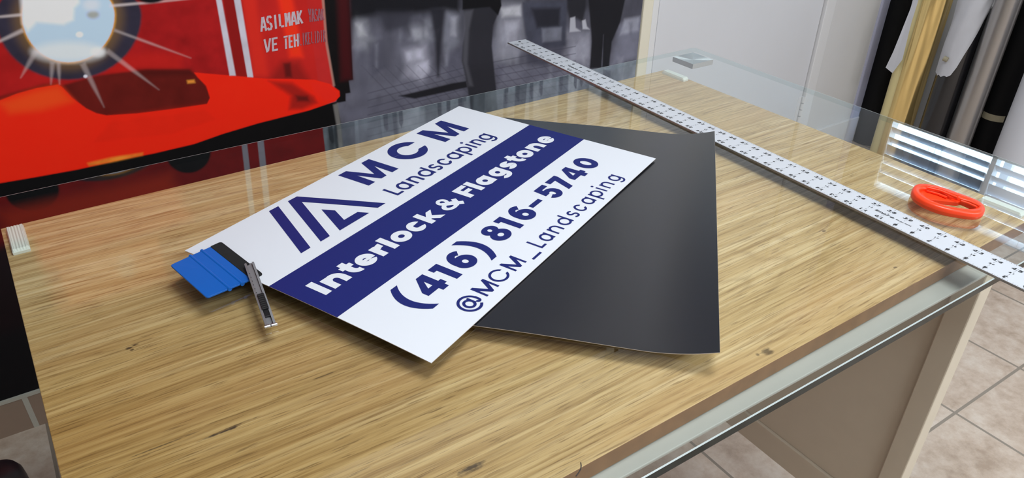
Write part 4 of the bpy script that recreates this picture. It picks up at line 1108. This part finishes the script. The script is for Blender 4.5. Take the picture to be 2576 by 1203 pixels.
# channel body: floor and two folded sides, tip cut at a slant
out = [(.25, -KW / 2), (KL, -KW / 2), (KL, KW / 2), (0, KW / 2), (-.15, .12), (.2, -.05)]
mb.prism(out[::-1] if False else out, lambda u, v, h: kp(u, v, h), -.35, -.28, 'steel')
for sgn in (-1, 1):
    a, b2 = sgn * KW / 2, sgn * (KW / 2 - .07); c_ = sgn * (KW / 2 - .26)
    mb.mesh([kp(.1, a, -.35), kp(KL, a, -.35), kp(KL, a, .0), kp(.1, a, .0), kp(.1, c_, .06), kp(KL, c_, .06), kp(KL, b2, -.3), kp(.1, b2, -.3), kp(.1, c_, .0), kp(KL, c_, .0)],
            [(0, 1, 2, 3), (3, 2, 5, 4), (4, 5, 9, 8), (8, 9, 6, 7), (1, 6, 9, 5, 2), (0, 3, 4, 8, 7)], 'steel')
mb.build('channel_body', knife)
mb = MB()
mb.prism([(.7, -.3), (KL * .5, -.3), (KL * .5, .3), (1.3, .3)], lambda u, v, h: kp(u, v, h), -.27, -.2, 'steel'); mb.build('blade', knife)
mb = MB()
for i in range(7): mb.mesh([kp(2.3 + i * .75 + .1 * math.cos(t * math.pi / 5), -.34 + .05 * math.sin(t * math.pi / 5), .065) for t in range(10)], [tuple(range(10))], 'ink')
mb.build('indent_mark', knife)
mb = MB(); mb.obox(kp(KL * .665, .02, .1), ka, kb, kn, KL * .115, .38, .12, 'black_plastic')
for i in range(7): mb.obox(kp(KL * (.57 + i * .03), .02, .23), ka, kb, kn, .08, .36, .03, 'black_plastic')
mb.obox(kp(KL * .82, .02, -.12), ka, kb, kn, KL * .05, .3, .1, 'black_plastic'); mb.build('slider', knife, bevel=.04)
mb = MB()
for sgn in (-1, 1): mb.tube([kp(KL + .02, sgn * .06, -.12), kp(KL + .02, sgn * .68, -.12)], .2, 'steel_bright', n=12)
mb.build('tail_clip', knife)

# a stray thread on the glass
mb = MB(); mb.tube([tuple(on_z(a, b2, .06)) for a, b2 in ((1461, 1164), (1462, 1172), (1461, 1180), (1456, 1189), (1449, 1198))], .05, 'ink', n=6)
tp = on_z(1460, 1180, .01)
tag(mb.build('thread', org=tuple(tp)), 'short dark thread lying on the glass near its front edge', 'thread')

# ------------------------------------------------------------------ rolls of film standing by the window wall
def az(deg, D): t = math.radians(deg); return (CAM_C[0] + D * math.sin(t), CAM_C[1] + D * math.cos(t))
def roll(name, deg, D, r, h, mat, label, core=True, n=56):
    c = az(deg, D); t = thing(name, (c[0], c[1], FLOOR), label, 'roll', 'rolls of film standing by the window wall')
    mb = MB(); z1 = FLOOR + h
    ring = lambda z, rr: [(c[0] + rr * math.cos(i * 2 * math.pi / n), c[1] + rr * math.sin(i * 2 * math.pi / n), z) for i in range(n)]
    mb.loft([ring(FLOOR + .1, r), ring(z1, r)], mat, caps=False); mb.loft([ring(z1, r), ring(z1, 2.6)], mat, caps=False, smooth=False); mb.loft([ring(FLOOR + .1, 2.6), ring(FLOOR + .1, r)], mat, caps=False, smooth=False)
    mb.loft([ring(z1, 2.6), ring(FLOOR + .1, 2.6)], mat, caps=False); mb.build('film', t)
    mb = MB(); mb.loft([ring(FLOOR + .05, 2.55), ring(z1 + .6, 2.55), ring(z1 + .6, 2.1), ring(FLOOR + .05, 2.1), ring(FLOOR + .05, 2.55)], 'cardboard', caps=False, smooth=False); mb.build('core_tube', t)
    return t, c
def face_dir(c): d = np.array([CAM_C[0] - c[0], CAM_C[1] - c[1]]); return d / np.linalg.norm(d)
roll('vinyl_roll', 60.95, 332, 6.5, 76, 'vinyl_black', 'matt black vinyl roll standing next to the corner of the white wall')
# gold film: a roll with a loose outer wrap that falls in soft folds
gt, gc = roll('gold_film_roll', 62.2, 318, 5.2, 76, 'gold_pale', 'roll of gold mirror film with loose creased outer wrap')
fd = face_dir(gc); ang0 = math.atan2(fd[1], fd[0]); mb = MB(); rings = []
for iz in range(40):
    z = FLOOR + .3 + 75.5 * iz / 39; s = iz / 39; ring = []
    for i in range(73):
        th = ang0 - math.radians(24) + math.radians(150) * i / 72
        ph = i / 72
        r = 5.55 + 2.6 * math.sin(math.pi * min(1, ph * 1.15)) ** .7 + (.42 * math.sin(ph * 15 + s * 2.5) + .30 * math.sin(ph * 27 - s * 5) + .10 * math.sin(ph * 53 + s * 7)) * (1.0 - .55 * (1 - s)) * min(1, ph * 6)
        ring.append((gc[0] + r * math.cos(th), gc[1] + r * math.sin(th), z))
    rings.append(ring)
mb.loft(rings, 'gold', caps=False, closed=False); mb.build('loose_wrap', gt)
# pale release paper behind the gold film
def paper(parent, c, r, a0, a1, zs, mat='tissue'):
    """zs: list of (z_bottom) along the sheet from a0 to a1 degrees about the facing direction"""
    fd = face_dir(c); an = math.atan2(fd[1], fd[0]); mb = MB(); n = len(zs); rings = []
    for k_ in range(13):
        ring = []
        for i, zb_ in enumerate(zs):
            th = an + math.radians(a0 + (a1 - a0) * i / (n - 1)); zz = -3 + (zb_ + 3) * k_ / 12
            rr = r + .12 * math.sin(i * 1.7 + k_ * .6) + .15 * math.sin(k_ * .9 + i * .5)
            ring.append((c[0] + rr * math.cos(th), c[1] + rr * math.sin(th), zz))
        rings.append(ring)
    mb.loft(rings, mat, caps=False, closed=False); return tag(mb.build('release_paper', parent), 'grey release paper hanging over the roll')
PP = [(2318, -24), (2303, -24), (2299, 0), (2281, 45), (2264, 88), (2247, 130), (2228, 170), (2245, 184), (2270, 150), (2292, 60)]
def at_dist(px, py, D):
    d = ray(px, py); q = CAM_C + d * D / math.hypot(d[0], d[1]); return q
mb = MB(); F = [tuple(at_dist(a, b2, 311.5 + .6 * math.sin(i * 1.3))) for i, (a, b2) in enumerate(PP)]; B_ = [(p[0] + .1, p[1] + .05, p[2]) for p in F]; n = len(F)
mid = tuple(np.mean(F, 0)); midb = tuple(np.mean(B_, 0))
for i in range(n):
    mb.face([F[i], F[(i + 1) % n], mid], 'tissue'); mb.face([B_[(i + 1) % n], B_[i], midb], 'tissue'); mb.face([F[(i + 1) % n], F[i], B_[i], B_[(i + 1) % n]], 'tissue')
mb.build('release_paper', gt)
bt, bc = roll('gloss_vinyl_roll', 64.85, 308, 5.15, 63.6, 'vinyl_gloss', 'glossy black vinyl roll with grey release paper hanging over it and a green plug')
mb = MB(); n = 24
ring = lambda z, rr: [(bc[0] + rr * math.cos(i * 2 * math.pi / n), bc[1] + rr * math.sin(i * 2 * math.pi / n), z) for i in range(n)]
mb.loft([ring(FLOOR + 63.7, 4.5), ring(FLOOR + 64.8, 4.5), ring(FLOOR + 65.4, 4.0)], 'green'); mb.build('end_plug', bt)
paper(bt, bc, 5.6, -88, 58, [-35.5, -35.5, -35.7, -36.1, -35.4, -35.9, -35.1, -35.3, -34.4, -31.5, -27, -23, -19, -15, -12])
mb = MB(); mb.tube([(bc[0] + fd[0] * 5.2 - 1.6, bc[1] + fd[1] * 5.2 + 4.2, -29.2), (bc[0] + fd[0] * 5.2 - 1.4, bc[1] + fd[1] * 5.2 + 2.8, -29.5)], .9, 'tan', n=8); mb.build('masking_tape', bt)
roll('silver_vinyl_roll', 66.55, 303, 3.93, 78, 'vinyl_silver', 'silver grey vinyl roll standing between two black rolls')
b2t, b2c = roll('dark_vinyl_roll', 68.1, 310, 4.6, 78, 'vinyl_black', 'black vinyl roll with a strip of tan tape beside the big white roll')
fd2 = face_dir(b2c); an2 = math.atan2(fd2[1], fd2[0]); mb = MB()
rr = [[(b2c[0] + 4.68 * math.cos(an2 + math.radians(-62 + 10 * i)), b2c[1] + 4.68 * math.sin(an2 + math.radians(-62 + 10 * i)), z) for i in range(11)] for z in (-48.6, -46.3)]
mb.loft(rr, 'tan', caps=False, closed=False); mb.build('tape_strip', b2t)
roll('white_vinyl_roll', 70.38, 297, 8.57, 80, 'vinyl_white', 'thick white vinyl roll at the right end of the row of rolls')

# ------------------------------------------------------------------ blinds in the window
def blind(y0, y1, label):
    t = thing('window_blind', (XR - 2.8, (y0 + y1) / 2, WZ0), label, 'blind', 'slatted blinds in the window')
    mb = MB(); z = WZ0 + 4.0; num_ = 0
    while z < WZ1 - 5:
        a = math.radians(46 if num_ < 2 else 73); num_ += 1
        d = (math.cos(a), math.sin(a)); nx = (-math.sin(a), math.cos(a))
        P = []
        for i in range(7):
            s = -2.5 + 5 * i / 6; bow = .25 * (1 - (s / 2.5) ** 2)
            P.append((XR - 2.8 + d[0] * s + nx[0] * bow, z + d[1] * s + nx[1] * bow))
        lo = [(x, zz) for x, zz in P]; up = [(x + nx[0] * .12, zz + nx[1] * .12) for x, zz in P]
        ringA = [(x, y0, zz) for x, zz in lo + up[::-1]]; ringB = [(x, y1, zz) for x, zz in lo + up[::-1]]
        mb.loft([ringA, ringB], 'slat', smooth=False); z += 4.35
    mb.build('slats', t)
    mb = MB(); mb.box(XR - 5.3, XR - .1, y0, y1, WZ1 - 3.5, WZ1 + 3, 'slat'); mb.build('head_rail', t, bevel=.2)
    for yy in (y0 + 18, (y0 + y1) / 2, y1 - 18):
        mb = MB(); mb.tube([(XR - 5.6, yy, WZ0 + 1), (XR - 5.6, yy, WZ1 - 2)], .06, 'slat', n=6); mb.build('cord', t)
blind(-29.5, WY1 - .1, 'slatted blind in the window, bay at the mural end')
blind(-107.5, -31.5, 'slatted blind in the middle bay of the window')
blind(WY0 + .1, -109.5, 'slatted blind in the window, bay away from the mural')

# ------------------------------------------------------------------ small black can on the floor, ceiling light over the desk, added fill lights
cc = on_z(-12, 1188, -52)
mb = MB(); mb.lathe((cc[0], cc[1]), [(0.01, FLOOR), (3.9, FLOOR), (4.0, FLOOR + 1), (4.0, -55.5), (3.85, -53.6), (3.3, -52.4), (1.8, -51.8), (0.01, -51.7)], 'black_plastic', n=32)
tag(mb.build('canister', org=(cc[0], cc[1], FLOOR)), 'round topped black canister on the floor tiles left of the desk', 'canister')
for i, (x, y, lx, ly) in enumerate(TROFFERS):
    t = thing('ceiling_light', (x, y, CEIL), ('flat ceiling light over the desk', 'unseen flat fill light added behind the camera', 'unseen flat fill light added over the free floor by the window')[i], 'ceiling light', 'ceiling lights')
    mb = MB(); mb.box(x - lx / 2 - 2, x + lx / 2 + 2, y - ly / 2 - 2, y + ly / 2 + 2, CEIL - 2.2, CEIL - .05, 'window_frame'); mb.build('housing', t, bevel=.3)
    mb = MB(); mb.face([(x - lx / 2, y - ly / 2, CEIL - 2.35), (x - lx / 2, y + ly / 2, CEIL - 2.35), (x + lx / 2, y + ly / 2, CEIL - 2.35), (x + lx / 2, y - ly / 2, CEIL - 2.35)], 'diffuser' if i else 'diffuser_bright'); mb.build('diffuser', t)

scene.cycles.use_denoising = True
scene.cycles.max_bounces = 10
scene.cycles.transparent_max_bounces = 16
scene.cycles.caustics_reflective = False
scene.cycles.caustics_refractive = False
